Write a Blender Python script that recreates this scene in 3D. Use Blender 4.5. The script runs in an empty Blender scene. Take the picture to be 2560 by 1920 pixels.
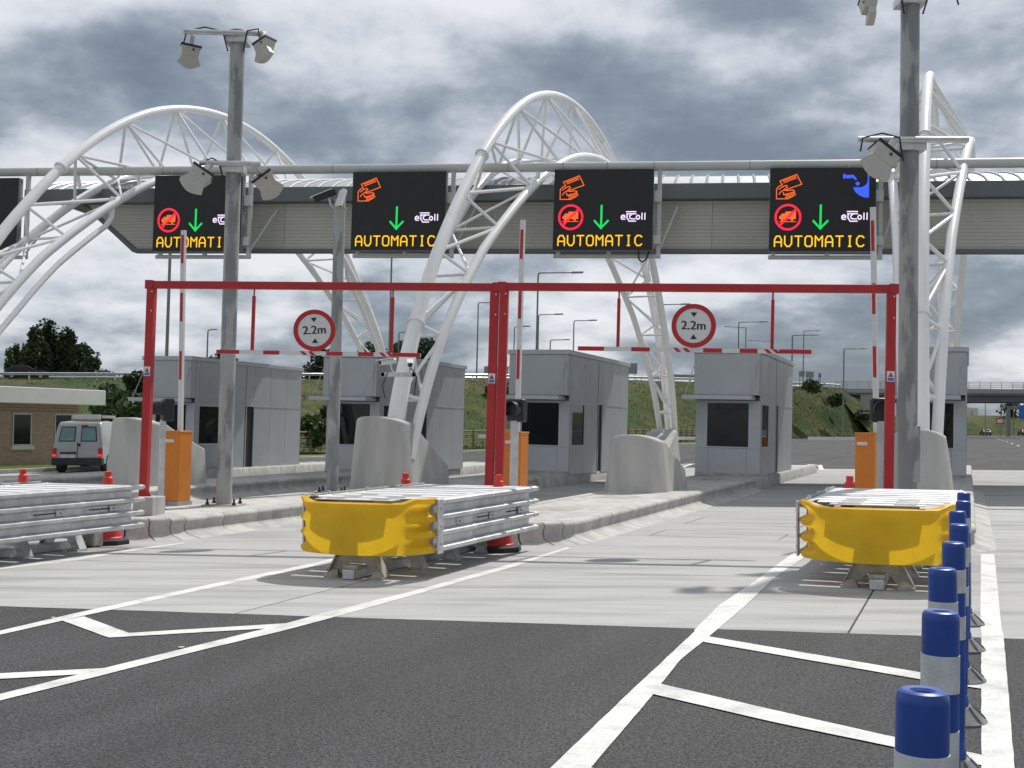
import bpy, bmesh, math, random
from mathutils import Vector, Matrix, noise
R = math.radians
random.seed(7)
sc = bpy.context.scene
col = sc.collection

# ------------------------------------------------------------ camera
PITCH = math.atan(109 / 2900.0); ROLL = 0.0024
fw = Vector((0, math.cos(PITCH), math.sin(PITCH))); up0 = Vector((0, -math.sin(PITCH), math.cos(PITCH))); rt0 = Vector((1, 0, 0))
cxv = rt0 * math.cos(ROLL) + up0 * math.sin(ROLL); cyv = -rt0 * math.sin(ROLL) + up0 * math.cos(ROLL)
cd = bpy.data.cameras.new('camera'); cam = bpy.data.objects.new('camera', cd); col.objects.link(cam)
cam.matrix_world = Matrix(((cxv.x, cyv.x, -fw.x, 0), (cxv.y, cyv.y, -fw.y, 0), (cxv.z, cyv.z, -fw.z, 1.6), (0, 0, 0, 1)))
cd.sensor_width = 36; cd.lens = 2900 / 2560 * 36; cd.clip_start = 0.1; cd.clip_end = 9000
sc.camera = cam

# ------------------------------------------------------------ sun direction, world, exposure
SUN = Vector((0.43, 0.64, 1.0)).normalized()
SUN_EL = math.asin(SUN.z); SUN_AZ = math.atan2(SUN.x, SUN.y)
w = bpy.data.worlds.new('World'); sc.world = w; w.use_nodes = True
nt = w.node_tree; nt.nodes.clear()
def N(t, **k):
    n = nt.nodes.new(t)
    for a, b in k.items(): setattr(n, a, b)
    return n
def lk(a, b): nt.links.new(a, b)
out = N('ShaderNodeOutputWorld'); bg = N('ShaderNodeBackground'); bg.inputs['Strength'].default_value = 0.1
lk(bg.outputs[0], out.inputs[0])
sky = N('ShaderNodeTexSky', sky_type='NISHITA', sun_disc=False, sun_elevation=SUN_EL, sun_rotation=SUN_AZ)
tc = N('ShaderNodeTexCoord'); sep = N('ShaderNodeSeparateXYZ'); lk(tc.outputs['Generated'], sep.inputs[0])
mx = N('ShaderNodeMath', operation='MAXIMUM'); lk(sep.outputs['Z'], mx.inputs[0]); mx.inputs[1].default_value = 0.0
ad = N('ShaderNodeMath', operation='ADD'); lk(mx.outputs[0], ad.inputs[0]); ad.inputs[1].default_value = 0.30
dx = N('ShaderNodeMath', operation='DIVIDE'); lk(sep.outputs['X'], dx.inputs[0]); lk(ad.outputs[0], dx.inputs[1])
dy = N('ShaderNodeMath', operation='DIVIDE'); lk(sep.outputs['Y'], dy.inputs[0]); lk(ad.outputs[0], dy.inputs[1])
cmb = N('ShaderNodeCombineXYZ'); lk(dx.outputs[0], cmb.inputs[0]); lk(dy.outputs[0], cmb.inputs[1]); cmb.inputs[2].default_value = 3.7
def wnoise(scale, det, rough, dist, off):
    mp = N('ShaderNodeMapping'); lk(cmb.outputs[0], mp.inputs[0]); mp.inputs['Location'].default_value = off
    n = N('ShaderNodeTexNoise'); n.inputs['Scale'].default_value = scale; n.inputs['Detail'].default_value = det
    n.inputs['Roughness'].default_value = rough; n.inputs['Distortion'].default_value = dist
    lk(mp.outputs[0], n.inputs['Vector']); return n
OFF = (-3.606, -10.446, 0)
n1 = wnoise(1.55, 10, 0.52, 0.12, OFF); n2 = wnoise(4.2, 10, 0.6, 0.1, (OFF[0] + 5.2, OFF[1] + 1.0, 2)); n3 = wnoise(0.6, 1, 0.5, 0.0, (OFF[0] + 2.3, OFF[1] + 7.9, 1))
m1 = N('ShaderNodeMath', operation='MULTIPLY_ADD'); lk(n2.outputs['Fac'], m1.inputs[0]); m1.inputs[1].default_value = 0.30; lk(n1.outputs['Fac'], m1.inputs[2])
m2 = N('ShaderNodeMath', operation='MULTIPLY_ADD'); lk(n3.outputs['Fac'], m2.inputs[0]); m2.inputs[1].default_value = 0.30; lk(m1.outputs[0], m2.inputs[2])
rp = N('ShaderNodeValToRGB')
mr = N('ShaderNodeMapRange'); lk(m2.outputs[0], mr.inputs[0]); mr.inputs[1].default_value = 0.648; mr.inputs[2].default_value = 0.865
lk(mr.outputs[0], rp.inputs[0])
cr = rp.color_ramp
cr.elements[0].position = 0.0; cr.elements[0].color = (0.148, 0.18, 0.222, 1)
cr.elements[1].position = 1.0; cr.elements[1].color = (0.68, 0.695, 0.725, 1)
for p_, c_ in ((0.25, (0.20, 0.238, 0.285, 1)), (0.45, (0.30, 0.338, 0.39, 1)), (0.62, (0.45, 0.48, 0.53, 1)), (0.8, (0.58, 0.60, 0.64, 1))):
    e = cr.elements.new(p_); e.color = c_
vm = N('ShaderNodeVectorMath', operation='SCALE'); lk(rp.outputs[0], vm.inputs[0]); vm.inputs['Scale'].default_value = 10.0
mixw = N('ShaderNodeMixRGB'); mixw.inputs[0].default_value = 0.93; lk(sky.outputs[0], mixw.inputs[1]); lk(vm.outputs[0], mixw.inputs[2])
lk(mixw.outputs[0], bg.inputs[0])
sd = bpy.data.lights.new('sun', 'SUN'); so = bpy.data.objects.new('sun', sd); col.objects.link(so)
sd.energy = 3.1; sd.angle = R(1.0); sd.color = (1.0, 0.965, 0.9)
so.rotation_euler = SUN.to_track_quat('Z', 'Y').to_euler()
sc.view_settings.view_transform = 'Standard'; sc.view_settings.look = 'None'
sc.view_settings.exposure = 0.30; sc.view_settings.gamma = 1.0; sc.view_settings.use_curve_mapping = False
sc.render.engine = 'CYCLES'

# ------------------------------------------------------------ frames of the place
TH = R(21.5)                      # lane direction, measured from +Y towards +X
AL = R(10.0)                      # the plaza line (gantry, canopy, height frames) from +X towards -Y
TILT = R(1.45)                    # crossfall of the paving against the plumb structures
Ud = Vector((math.sin(TH), math.cos(TH), 0)); Vd = Vector((math.cos(TH), -math.sin(TH), 0))
def W(u, v, z=0.0): return Ud * u + Vd * v + Vector((0, 0, z))
def rot(rz=-TH, tilt=TILT): return (Matrix.Rotation(tilt, 3, 'Y') @ Matrix.Rotation(rz, 3, 'Z')).to_euler()

# ------------------------------------------------------------ mesh helpers
class MB:
    def __init__(s): s.v = []; s.f = []
    def add(s, vs, fs):
        o = len(s.v); s.v += [tuple(p) for p in vs]; s.f += [tuple(i + o for i in f) for f in fs]; return s
    def box(s, x0, x1, y0, y1, z0, z1, M=None):
        vs = [Vector((x, y, z)) for z in (z0, z1) for y in (y0, y1) for x in (x0, x1)]
        if M is not None: vs = [M @ p for p in vs]
        return s.add(vs, [(0, 2, 3, 1), (4, 5, 7, 6), (0, 1, 5, 4), (2, 6, 7, 3), (0, 4, 6, 2), (1, 3, 7, 5)])
    def ext(s, poly, vec):
        n = len(poly); vec = Vector(vec); a = [Vector(p) for p in poly]; b = [p + vec for p in a]
        return s.add(a + b, [tuple(range(n))[::-1], tuple(range(n, 2 * n))] + [(i, (i + 1) % n, n + (i + 1) % n, n + i) for i in range(n)])
    def prism(s, poly, z0, z1): return s.ext([(p[0], p[1], z0) for p in poly], (0, 0, z1 - z0))
    def tube(s, pts, r, n=10, cap=True):
        pts = [Vector(p) for p in pts]; m = len(pts); rs = r if isinstance(r, (list, tuple)) else [r] * m
        t0 = (pts[1] - pts[0]).normalized()
        a = Vector((0, 0, 1)) if abs(t0.z) < 0.9 else Vector((1, 0, 0))
        nrm = t0.cross(a).normalized(); vs = []
        for i, p in enumerate(pts):
            t = ((pts[min(i + 1, m - 1)] - p).normalized() + (p - pts[max(i - 1, 0)]).normalized()).normalized()
            nrm = (nrm - t * nrm.dot(t)).normalized(); b = t.cross(nrm)
            vs += [p + (nrm * math.cos(2 * math.pi * k / n) + b * math.sin(2 * math.pi * k / n)) * rs[i] for k in range(n)]
        fs = [(i * n + k, i * n + (k + 1) % n, (i + 1) * n + (k + 1) % n, (i + 1) * n + k) for i in range(m - 1) for k in range(n)]
        if cap: fs += [tuple(range(n))[::-1], tuple(range((m - 1) * n, m * n))]
        return s.add(vs, fs)
    def cyl(s, p0, p1, r0, r1=None, n=16): return s.tube([p0, p1], [r0, r0 if r1 is None else r1], n)
    def lathe(s, prof, n=24, c=(0, 0, 0)):
        m = len(prof); vs = [(c[0] + r * math.cos(2 * math.pi * k / n), c[1] + r * math.sin(2 * math.pi * k / n), c[2] + z) for r, z in prof for k in range(n)]
        fs = [(i * n + k, i * n + (k + 1) % n, (i + 1) * n + (k + 1) % n, (i + 1) * n + k) for i in range(m - 1) for k in range(n)]
        return s.add(vs, fs)
    def grid(s, rows):
        n = len(rows[0]); vs = [p for r_ in rows for p in r_]
        return s.add(vs, [(i * n + j, i * n + j + 1, (i + 1) * n + j + 1, (i + 1) * n + j) for i in range(len(rows) - 1) for j in range(n - 1)])
    def mesh(s, name, mat, ang=32, norm=True):
        me = bpy.data.meshes.new(name); me.from_pydata(s.v, [], s.f)
        if norm:
            bm = bmesh.new(); bm.from_mesh(me); bmesh.ops.recalc_face_normals(bm, faces=bm.faces[:]); bm.to_mesh(me); bm.free()
        me.polygons.foreach_set('use_smooth', [True] * len(me.polygons))
        me.set_sharp_from_angle(angle=R(ang)); me.materials.append(mat); me.update(); return me
    def build(s, name, mat, parent=None, bevel=0, ang=32, norm=True, label=None):
        o = bpy.data.objects.new(name, s.mesh(name, mat, ang, norm)); col.objects.link(o); o.parent = parent
        if bevel:
            b = o.modifiers.new('bevel', 'BEVEL'); b.width = bevel; b.segments = 2; b.limit_method = 'ANGLE'; b.angle_limit = R(40)
        if label: o['label'] = label
        return o
def inst(name, me, parent, M=None, loc=None):
    o = bpy.data.objects.new(name, me); col.objects.link(o); o.parent = parent
    if M is not None: o.matrix_local = M
    if loc is not None: o.location = loc
    return o
def tag(o, label, cat, group=None, kind=None):
    if label: o['label'] = label
    if cat: o['category'] = cat
    if group: o['group'] = group
    if kind: o['kind'] = kind
    return o
def thing(name, label, cat, loc=(0, 0, 0), euler=(0, 0, 0), group=None):
    o = bpy.data.objects.new(name, None); col.objects.link(o); o.location = loc; o.rotation_euler = euler; o.empty_display_size = 0.2
    return tag(o, label, cat, group)
def struct(o): o['kind'] = 'structure'; return o
def copy_tree(o, parent=None):
    c = o.copy(); col.objects.link(c); c.parent = parent
    for ch in [x for x in bpy.data.objects if x.parent == o]: copy_tree(ch, c)
    return c
UNIT = {}
def rod(name, p0, p1, r, mat, parent, n=8):
    key = (mat.name, n)
    if key not in UNIT: UNIT[key] = MB().cyl((0, 0, 0), (0, 0, 1), 1, n=n).mesh('rod', mat)
    p0 = Vector(p0); d = Vector(p1) - p0; L = d.length
    M = Matrix.Translation(p0) @ d.to_track_quat('Z', 'Y').to_matrix().to_4x4() @ Matrix.Diagonal((r, r, L, 1))
    return inst(name, UNIT[key], parent, M)

# ------------------------------------------------------------ materials
def mat(name, c, rough=0.6, metal=0.0, var=0.12, scale=4.0, fine=0.08, fscale=60.0, bump=0.0, c2=None, stretch=(1, 1, 1), lo=0.4, hi=0.6, rand=0.0, rz=0.0, trans=0.0, spec=0.5, dark=0.0, dscale=1.0):
    m = bpy.data.materials.new(name); m.use_nodes = True; t = m.node_tree; b = t.nodes['Principled BSDF']
    def n_(k, **a):
        q = t.nodes.new(k)
        for x, y in a.items(): setattr(q, x, y)
        return q
    L = t.links.new
    tc_ = n_('ShaderNodeTexCoord'); mp = n_('ShaderNodeMapping'); mp0 = n_('ShaderNodeMapping'); mp0.inputs['Rotation'].default_value = (0, 0, rz); L(tc_.outputs['Object'], mp0.inputs[0]); L(mp0.outputs[0], mp.inputs[0]); mp.inputs['Scale'].default_value = stretch
    if rand:
        oi = n_('ShaderNodeObjectInfo'); sc_ = n_('ShaderNodeVectorMath', operation='SCALE'); cb = n_('ShaderNodeCombineXYZ')
        for i in range(3): L(oi.outputs['Random'], cb.inputs[i])
        L(cb.outputs[0], sc_.inputs[0]); sc_.inputs['Scale'].default_value = 37.0; L(sc_.outputs[0], mp.inputs['Location'])
    a = n_('ShaderNodeTexNoise'); a.inputs['Scale'].default_value = scale; a.inputs['Detail'].default_value = 5; a.inputs['Roughness'].default_value = 0.6; L(mp.outputs[0], a.inputs['Vector'])
    f = n_('ShaderNodeTexNoise'); f.inputs['Scale'].default_value = fscale; f.inputs['Detail'].default_value = 3; L(tc_.outputs['Object'], f.inputs['Vector'])
    r1 = n_('ShaderNodeMapRange'); r1.inputs[1].default_value = lo; r1.inputs[2].default_value = hi; L(a.outputs['Fac'], r1.inputs[0])
    mxn = n_('ShaderNodeMixRGB'); L(r1.outputs[0], mxn.inputs[0])
    C = Vector(c); c2 = Vector(c2) if c2 else C * (1 + var)
    if var and C == Vector(c): c1 = C * (1 - var)
    else: c1 = C
    mxn.inputs[1].default_value = (*c1, 1); mxn.inputs[2].default_value = (*c2, 1)
    r2 = n_('ShaderNodeMapRange'); r2.inputs[1].default_value = 0.3; r2.inputs[2].default_value = 0.7; r2.inputs[3].default_value = 1 - fine; r2.inputs[4].default_value = 1 + fine; L(f.outputs['Fac'], r2.inputs[0])
    vs = n_('ShaderNodeVectorMath', operation='SCALE'); L(mxn.outputs[0], vs.inputs[0]); L(r2.outputs[0], vs.inputs['Scale'])
    last = vs.outputs[0]
    if dark:
        d = n_('ShaderNodeTexNoise'); d.inputs['Scale'].default_value = dscale; d.inputs['Detail'].default_value = 4; L(mp.outputs[0], d.inputs['Vector'])
        r3 = n_('ShaderNodeMapRange'); r3.inputs[1].default_value = 0.48; r3.inputs[2].default_value = 0.66; r3.inputs[3].default_value = 1.0; r3.inputs[4].default_value = 1 - dark; L(d.outputs['Fac'], r3.inputs[0])
        v3 = n_('ShaderNodeVectorMath', operation='SCALE'); L(last, v3.inputs[0]); L(r3.outputs[0], v3.inputs['Scale']); last = v3.outputs[0]
    if rand:
        r4 = n_('ShaderNodeMapRange'); r4.inputs[3].default_value = 1 - rand; r4.inputs[4].default_value = 1 + rand; L(oi.outputs['Random'], r4.inputs[0])
        v4 = n_('ShaderNodeVectorMath', operation='SCALE'); L(last, v4.inputs[0]); L(r4.outputs[0], v4.inputs['Scale']); last = v4.outputs[0]
    L(last, b.inputs['Base Color']); b.inputs['Roughness'].default_value = rough; b.inputs['Metallic'].default_value = metal
    b.inputs['Specular IOR Level'].default_value = spec
    if bump:
        bp = n_('ShaderNodeBump'); bp.inputs['Strength'].default_value = bump; bp.inputs['Distance'].default_value = 0.01; L(f.outputs['Fac'], bp.inputs['Height']); L(bp.outputs[0], b.inputs['Normal'])
    if trans:
        o_ = t.nodes['Material Output']; tr = n_('ShaderNodeBsdfTranslucent'); L(last, tr.inputs[0]); ms = n_('ShaderNodeMixShader'); ms.inputs[0].default_value = trans
        L(b.outputs[0], ms.inputs[1]); L(tr.outputs[0], ms.inputs[2]); L(ms.outputs[0], o_.inputs[0])
    return m
def emit(name, c, s=1.0):
    m = bpy.data.materials.new(name); m.use_nodes = True; b = m.node_tree.nodes['Principled BSDF']
    b.inputs['Base Color'].default_value = (0.01, 0.01, 0.01, 1); b.inputs['Emission Color'].default_value = (*c, 1); b.inputs['Emission Strength'].default_value = s
    return m
M = {}
M['asphalt'] = mat('asphalt', (0.064, 0.064, 0.067), 0.9, var=0.10, scale=0.8, fine=0.8, fscale=66, bump=0.8, dark=0.20, dscale=0.9, stretch=(1.0, 0.16, 1), rz=R(21.5), spec=0.3)
M['concrete'] = mat('concrete_paving', (0.40, 0.40, 0.395), 0.85, var=0.06, scale=5.0, fine=0.12, fscale=80, stretch=(0.3, 2.2, 1), dark=0.26, dscale=1.1, rand=0.05, spec=0.3, bump=0.2)
M['paint'] = mat('road_paint', (0.64, 0.64, 0.62), 0.75, var=0.07, scale=3, fine=0.14, fscale=45, dark=0.24, dscale=3.5, bump=0.25)
M['kerb'] = mat('kerb_concrete', (0.46, 0.455, 0.43), 0.85, var=0.10, scale=3.5, fine=0.12, fscale=70, dark=0.2, dscale=2.4, rand=0.05, bump=0.2)
M['foot'] = mat('cast_concrete', (0.44, 0.435, 0.415), 0.85, var=0.08, scale=1.6, fine=0.06, fscale=60, stretch=(1.4, 1.4, 0.4), dark=0.2, dscale=1.5, rand=0.03)
M['joint'] = mat('joint_sealant', (0.035, 0.034, 0.032), 0.9)
M['white'] = mat('white_tube_paint', (0.80, 0.80, 0.80), 0.32, var=0.02, scale=1.2, fine=0.015, dark=0.05, dscale=1.0)
M['tubegrey'] = mat('gantry_paint', (0.46, 0.475, 0.455), 0.45, var=0.05, scale=1.0, fine=0.03)
M['galv'] = mat('galvanised_pole', (0.44, 0.455, 0.44), 0.55, 0.2, var=0.2, scale=1.0, fine=0.06, stretch=(3.0, 3.0, 0.8), lo=0.475, hi=0.525, rand=0.04, c2=(0.235, 0.245, 0.25), dark=0.16, dscale=2)
M['galvb'] = mat('galvanised_bright', (0.55, 0.57, 0.58), 0.42, 0.6, var=0.10, scale=5, fine=0.08, fscale=35, dark=0.12, dscale=3, rand=0.05)
M['galvt'] = mat('galvanised_top', (0.66, 0.67, 0.68), 0.5, 0.25, var=0.06, scale=5, fine=0.06, fscale=35, rand=0.05)
M['basegrey'] = mat('bollard_base', (0.16, 0.165, 0.165), 0.7, var=0.2, scale=8)
M['galvd'] = mat('galvanised_frame', (0.36, 0.35, 0.32), 0.6, 0.3, var=0.15, scale=6, fine=0.1)
M['yellow'] = mat('yellow_plastic', (0.95, 0.60, 0.018), 0.42, var=0.04, scale=2.5, fine=0.04, dark=0.10, dscale=5.0, trans=0.42)
M['red'] = mat('red_paint', (0.40, 0.016, 0.020), 0.5, var=0.08, scale=3, fine=0.04)
M['redsign'] = mat('red_film', (0.44, 0.014, 0.02), 0.5, var=0.04)
M['conered'] = mat('cone_plastic', (0.62, 0.035, 0.03), 0.5, var=0.08, scale=6, fine=0.04)
M['rubber'] = mat('black_rubber', (0.025, 0.025, 0.028), 0.75, var=0.2, scale=8)
M['orange'] = mat('orange_paint', (0.60, 0.185, 0.012), 0.45, var=0.05, scale=2.5, fine=0.03, dark=0.06)
M['blue'] = mat('blue_plastic', (0.012, 0.066, 0.34), 0.4, var=0.10, scale=6, fine=0.06, dark=0.16, dscale=9)
M['band'] = mat('white_reflective', (0.60, 0.62, 0.625), 0.45, var=0.05, scale=8, fine=0.07, fscale=120, dark=0.14, dscale=12)
M['signwhite'] = mat('sign_face', (0.62, 0.63, 0.63), 0.45, var=0.02)
M['black'] = mat('black_plastic', (0.014, 0.014, 0.015), 0.42, var=0.1)
M['ledface'] = mat('display_face', (0.010, 0.010, 0.011), 0.55, var=0.15, fscale=90)
M['casing'] = mat('display_casing', (0.26, 0.275, 0.29), 0.5, 0.2, var=0.05)
M['clad'] = mat('canopy_cladding', (0.47, 0.455, 0.415), 0.6, var=0.04, scale=0.6, fine=0.02, rand=0.02)
M['gutter'] = mat('canopy_gutter', (0.13, 0.15, 0.158), 0.5, var=0.05, scale=0.6)
M['soffit'] = mat('canopy_soffit', (0.13, 0.135, 0.14), 0.7, var=0.05)
M['roofmetal'] = mat('roof_metal', (0.40, 0.42, 0.43), 0.45, 0.3, var=0.06, scale=0.6)
M['booth'] = mat('booth_panel', (0.43, 0.455, 0.475), 0.45, 0.15, var=0.04, scale=1.0, fine=0.03, rand=0.03, dark=0.06, dscale=1.2)
M['boothtrim'] = mat('booth_trim', (0.47, 0.49, 0.51), 0.45, 0.2, var=0.04)
M['glass'] = mat('dark_glass', (0.008, 0.010, 0.010), 0.05, var=0.3, scale=1.5, fine=0.0, spec=0.22)
def window_glass():
    m = bpy.data.materials.new('tinted_window'); m.use_nodes = True; t = m.node_tree; t.nodes.clear(); o = t.nodes.new('ShaderNodeOutputMaterial')
    a = t.nodes.new('ShaderNodeBsdfTransparent'); a.inputs[0].default_value = (0.36, 0.40, 0.385, 1); g_ = t.nodes.new('ShaderNodeBsdfGlossy'); g_.inputs['Roughness'].default_value = 0.02; g_.inputs['Color'].default_value = (0.75, 0.78, 0.78, 1)
    f = t.nodes.new('ShaderNodeFresnel'); f.inputs[0].default_value = 1.4; x = t.nodes.new('ShaderNodeMixShader'); t.links.new(f.outputs[0], x.inputs[0]); t.links.new(a.outputs[0], x.inputs[1]); t.links.new(g_.outputs[0], x.inputs[2]); t.links.new(x.outputs[0], o.inputs[0]); return m
M['pane'] = window_glass()
M['dark'] = mat('door_gap', (0.018, 0.018, 0.02), 0.7)
M['beige'] = mat('antenna_housing', (0.44, 0.43, 0.395), 0.5, var=0.04, scale=5)
M['cable'] = mat('black_cable', (0.015, 0.015, 0.016), 0.6)
M['brick'] = None
M['fascia'] = mat('white_fascia', (0.62, 0.62, 0.59), 0.6, var=0.04, scale=0.7)
M['wood'] = mat('weathered_timber', (0.19, 0.145, 0.095), 0.85, var=0.2, scale=4)
M['vanbody'] = mat('van_paint', (0.34, 0.355, 0.365), 0.3, var=0.02, fine=0.01)
M['carblack'] = mat('car_paint', (0.02, 0.02, 0.026), 0.5, var=0.05, spec=0.3)
M['vanglass'] = mat('tinted_glass', (0.16, 0.26, 0.27), 0.08, var=0.08, scale=2, spec=0.6)
M['lampred'] = mat('lamp_lens', (0.40, 0.015, 0.015), 0.25)
M['plate'] = mat('number_plate', (0.5, 0.5, 0.46), 0.5)
M['bridge'] = mat('bridge_concrete', (0.33, 0.33, 0.325), 0.85, var=0.06, scale=0.3)
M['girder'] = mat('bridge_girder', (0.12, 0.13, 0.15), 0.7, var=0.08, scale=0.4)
M['trunk'] = mat('bark', (0.09, 0.07, 0.05), 0.9, var=0.2)
M['leafd'] = mat('leaf_dark', (0.028, 0.052, 0.016), 0.7, var=0.35, scale=0.9, lo=0.35, hi=0.65, trans=0.2)
M['leafm'] = mat('leaf_mid', (0.050, 0.085, 0.022), 0.7, var=0.3, scale=0.9, lo=0.35, hi=0.65, trans=0.2)
M['grass'] = mat('meadow_grass', (0.075, 0.125, 0.022), 0.9, var=0.2, scale=0.12, fine=0.35, fscale=2.5, c2=(0.12, 0.155, 0.035), lo=0.42, hi=0.62, bump=0.5, spec=0.2)
M['bank'] = mat('bank_scrub', (0.042, 0.072, 0.016), 0.95, var=0.1, scale=0.13, fine=0.22, fscale=1.2, c2=(0.076, 0.078, 0.026), lo=0.44, hi=0.58, dark=0.3, dscale=0.35, spec=0.15, bump=0.6)
M['blade'] = mat('grass_blade', (0.048, 0.080, 0.018), 0.9, var=0.15, scale=0.2, lo=0.4, hi=0.6, c2=(0.085, 0.080, 0.032), trans=0.25)
M['amber'] = emit('led_amber', (1.0, 0.55, 0.005), 1.0); M['ledred'] = emit('led_red', (1.0, 0.012, 0.05), 1.0)
M['ledorange'] = emit('led_orange', (1.0, 0.13, 0.01), 1.0); M['ledgreen'] = emit('led_green', (0.0, 0.62, 0.10), 1.0)
M['ledwhite'] = emit('led_white', (0.86, 0.74, 1.0), 1.0); M['ledblue'] = emit('led_blue', (0.035, 0.10, 1.0), 1.0)
M['tail'] = emit('tail_lamp', (1.0, 0.02, 0.01), 1.2)
M['bluesign'] = mat('blue_sign', (0.02, 0.16, 0.50), 0.5, var=0.04)
M['lampgrey'] = mat('lamp_column', (0.20, 0.22, 0.23), 0.6, 0.3, var=0.08)

def brick_mat():
    m = bpy.data.materials.new('buff_brick'); m.use_nodes = True; t = m.node_tree; b = t.nodes['Principled BSDF']
    tc_ = t.nodes.new('ShaderNodeTexCoord'); sx = t.nodes.new('ShaderNodeSeparateXYZ'); cb = t.nodes.new('ShaderNodeCombineXYZ')
    t.links.new(tc_.outputs['Object'], sx.inputs[0]); t.links.new(sx.outputs['Y'], cb.inputs[0]); t.links.new(sx.outputs['Z'], cb.inputs[1])
    br = t.nodes.new('ShaderNodeTexBrick'); t.links.new(cb.outputs[0], br.inputs['Vector'])
    br.inputs['Scale'].default_value = 1.0; br.inputs['Brick Width'].default_value = 0.23; br.inputs['Row Height'].default_value = 0.078; br.inputs['Mortar Size'].default_value = 0.009
    br.inputs['Color1'].default_value = (0.44, 0.30, 0.225, 1); br.inputs['Color2'].default_value = (0.53, 0.385, 0.29, 1); br.inputs['Mortar'].default_value = (0.30, 0.24, 0.19, 1)
    t.links.new(br.outputs['Color'], b.inputs['Base Color']); b.inputs['Roughness'].default_value = 0.9
    bp = t.nodes.new('ShaderNodeBump'); bp.inputs['Strength'].default_value = 0.5; bp.inputs['Distance'].default_value = 0.01; bp.invert = True
    t.links.new(br.outputs['Fac'], bp.inputs['Height']); t.links.new(bp.outputs[0], b.inputs['Normal']); return m
M['brick'] = brick_mat()

# ============================================================ SETTING
SA, CA = math.sin(AL), math.cos(AL)
def UC(c, v): return (c - v * (Vd.x * SA + Vd.y * CA)) / (Ud.x * SA + Ud.y * CA)
def CV(c, v, z=0.0): return W(UC(c, v), v, z)
g = MB().grid([[(x, y, -0.06) for x in (-4000, -300, -60, 60, 300, 4000)] for y in (-300, -20, 60, 200, 500, 6000)])
struct(g.build('ground', M['grass']))
left_edge = [W(-25, -30.5), W(20, -30.5), W(46, -30.5), Vector((-10.4, 56.6, 0)), Vector((-2.3, 74.8, 0)), Vector((16.8, 110, 0)), Vector((37.5, 155, 0)), Vector((50, 176, 0)), Vector((66, 200, 0)), Vector((92, 262, 0)), Vector((120, 276, 0))]
right_edge = [Vector((185, 272, 0)), W(160, 34), W(60, 34), W(-25, 34)]
road = struct(MB().add([(p.x, p.y, -0.003) for p in left_edge + right_edge], [tuple(range(len(left_edge) + len(right_edge)))]).build('asphalt_road', M['asphalt']))
road['label'] = 'dark grey asphalt road'
marks = {
'lineA': [(-5.836, 13.304), (-5.297, 14.234), (-4.996, 15.161), (-4.537, 16.111), (-4.49, 15.983), (-4.922, 14.935), (-5.192, 13.954), (-5.716, 13.031)],
'lineB': [(-4.9, 6.8), (-4.003, 9.146), (-3.748, 9.984), (-3.128, 11.682), (-2.35, 13.663), (-2.065, 14.616), (-2.009, 14.355), (-2.292, 13.33), (-3.057, 11.417), (-3.616, 9.879), (-3.702, 9.625), (-3.925, 8.97), (-4.75, 6.8)],
'lineC': [(-4.0, 4.7), (-3.054, 6.995), (-2.761, 7.614), (-2.277, 8.607), (-1.87, 9.44), (-1.588, 10.117), (-0.969, 11.388), (0.02, 13.742), (0.751, 15.609), (0.787, 15.489), (0.02, 13.376), (-0.945, 11.105), (-1.529, 9.75), (-1.81, 9.141), (-2.218, 8.387), (-2.613, 7.568), (-2.981, 6.83), (-3.85, 4.7)],
'chev1': [(-3.702, 9.625), (-3.601, 9.839), (-2.965, 9.057), (-1.8, 9.531), (-1.902, 9.287), (-3.05, 8.856)],
'chev2': [(-4.4, 7.3), (-3.31, 7.575), (-2.675, 7.747), (-2.778, 7.552), (-3.237, 7.408), (-4.4, 7.06)],
'lineE': [(3.623, 14.978), (2.609, 12.359), (1.869, 10.522), (1.443, 9.234), (1.437, 9.177), (0.756, 7.195), (0.187, 5.522), (-0.5, 3.4), (-0.32, 3.4), (0.386, 5.553), (0.825, 6.94), (1.162, 8.055), (1.438, 8.755), (1.622, 9.237), (2.105, 10.508), (2.774, 12.362), (3.786, 14.834)],
'cross1': [(1.514, 8.963), (2.673, 7.676), (2.952, 7.358), (2.887, 7.197), (2.599, 7.464), (1.435, 8.736)],
'cross2': [(0.927, 7.313), (1.498, 6.629), (1.943, 6.115), (2.305, 5.746), (2.234, 5.57), (1.881, 5.922), (1.437, 6.358), (0.845, 7.035)],
'cross3': [(0.29, 5.62), (0.85, 4.95), (1.72, 4.25), (1.65, 4.07), (0.78, 4.72), (0.22, 5.36)],
'lineG': [(5.967, 14.822), (3.986, 9.926), (3.626, 9.018), (2.22, 5.539), (1.35, 3.4), (1.52, 3.4), (2.377, 5.541), (3.8, 9.021), (3.915, 9.331), (6.141, 14.826)],
'fleck': [(-3.856, 9.787), (-3.823, 9.788), (-3.814, 9.748), (-3.841, 9.756)],
'fleckb': [(-2.419, 8.484), (-2.375, 8.491), (-2.373, 8.461), (-2.405, 8.455)],
}
mz = 0.002
for k, pl in marks.items():
    pts = []
    for i, a in enumerate(pl):
        b = pl[(i + 1) % len(pl)]; L = math.dist(a, b); m_ = max(1, int(L / 0.12))
        for j in range(m_):
            t = j / m_; e = 0.0018
            pts.append((a[0] + (b[0] - a[0]) * t + random.uniform(-e, e), a[1] + (b[1] - a[1]) * t + random.uniform(-e, e), mz))
    mz += 0.0004
    MB().add(pts, [tuple(range(len(pts)))]).build('lane_marking', M['paint'], road)
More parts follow.
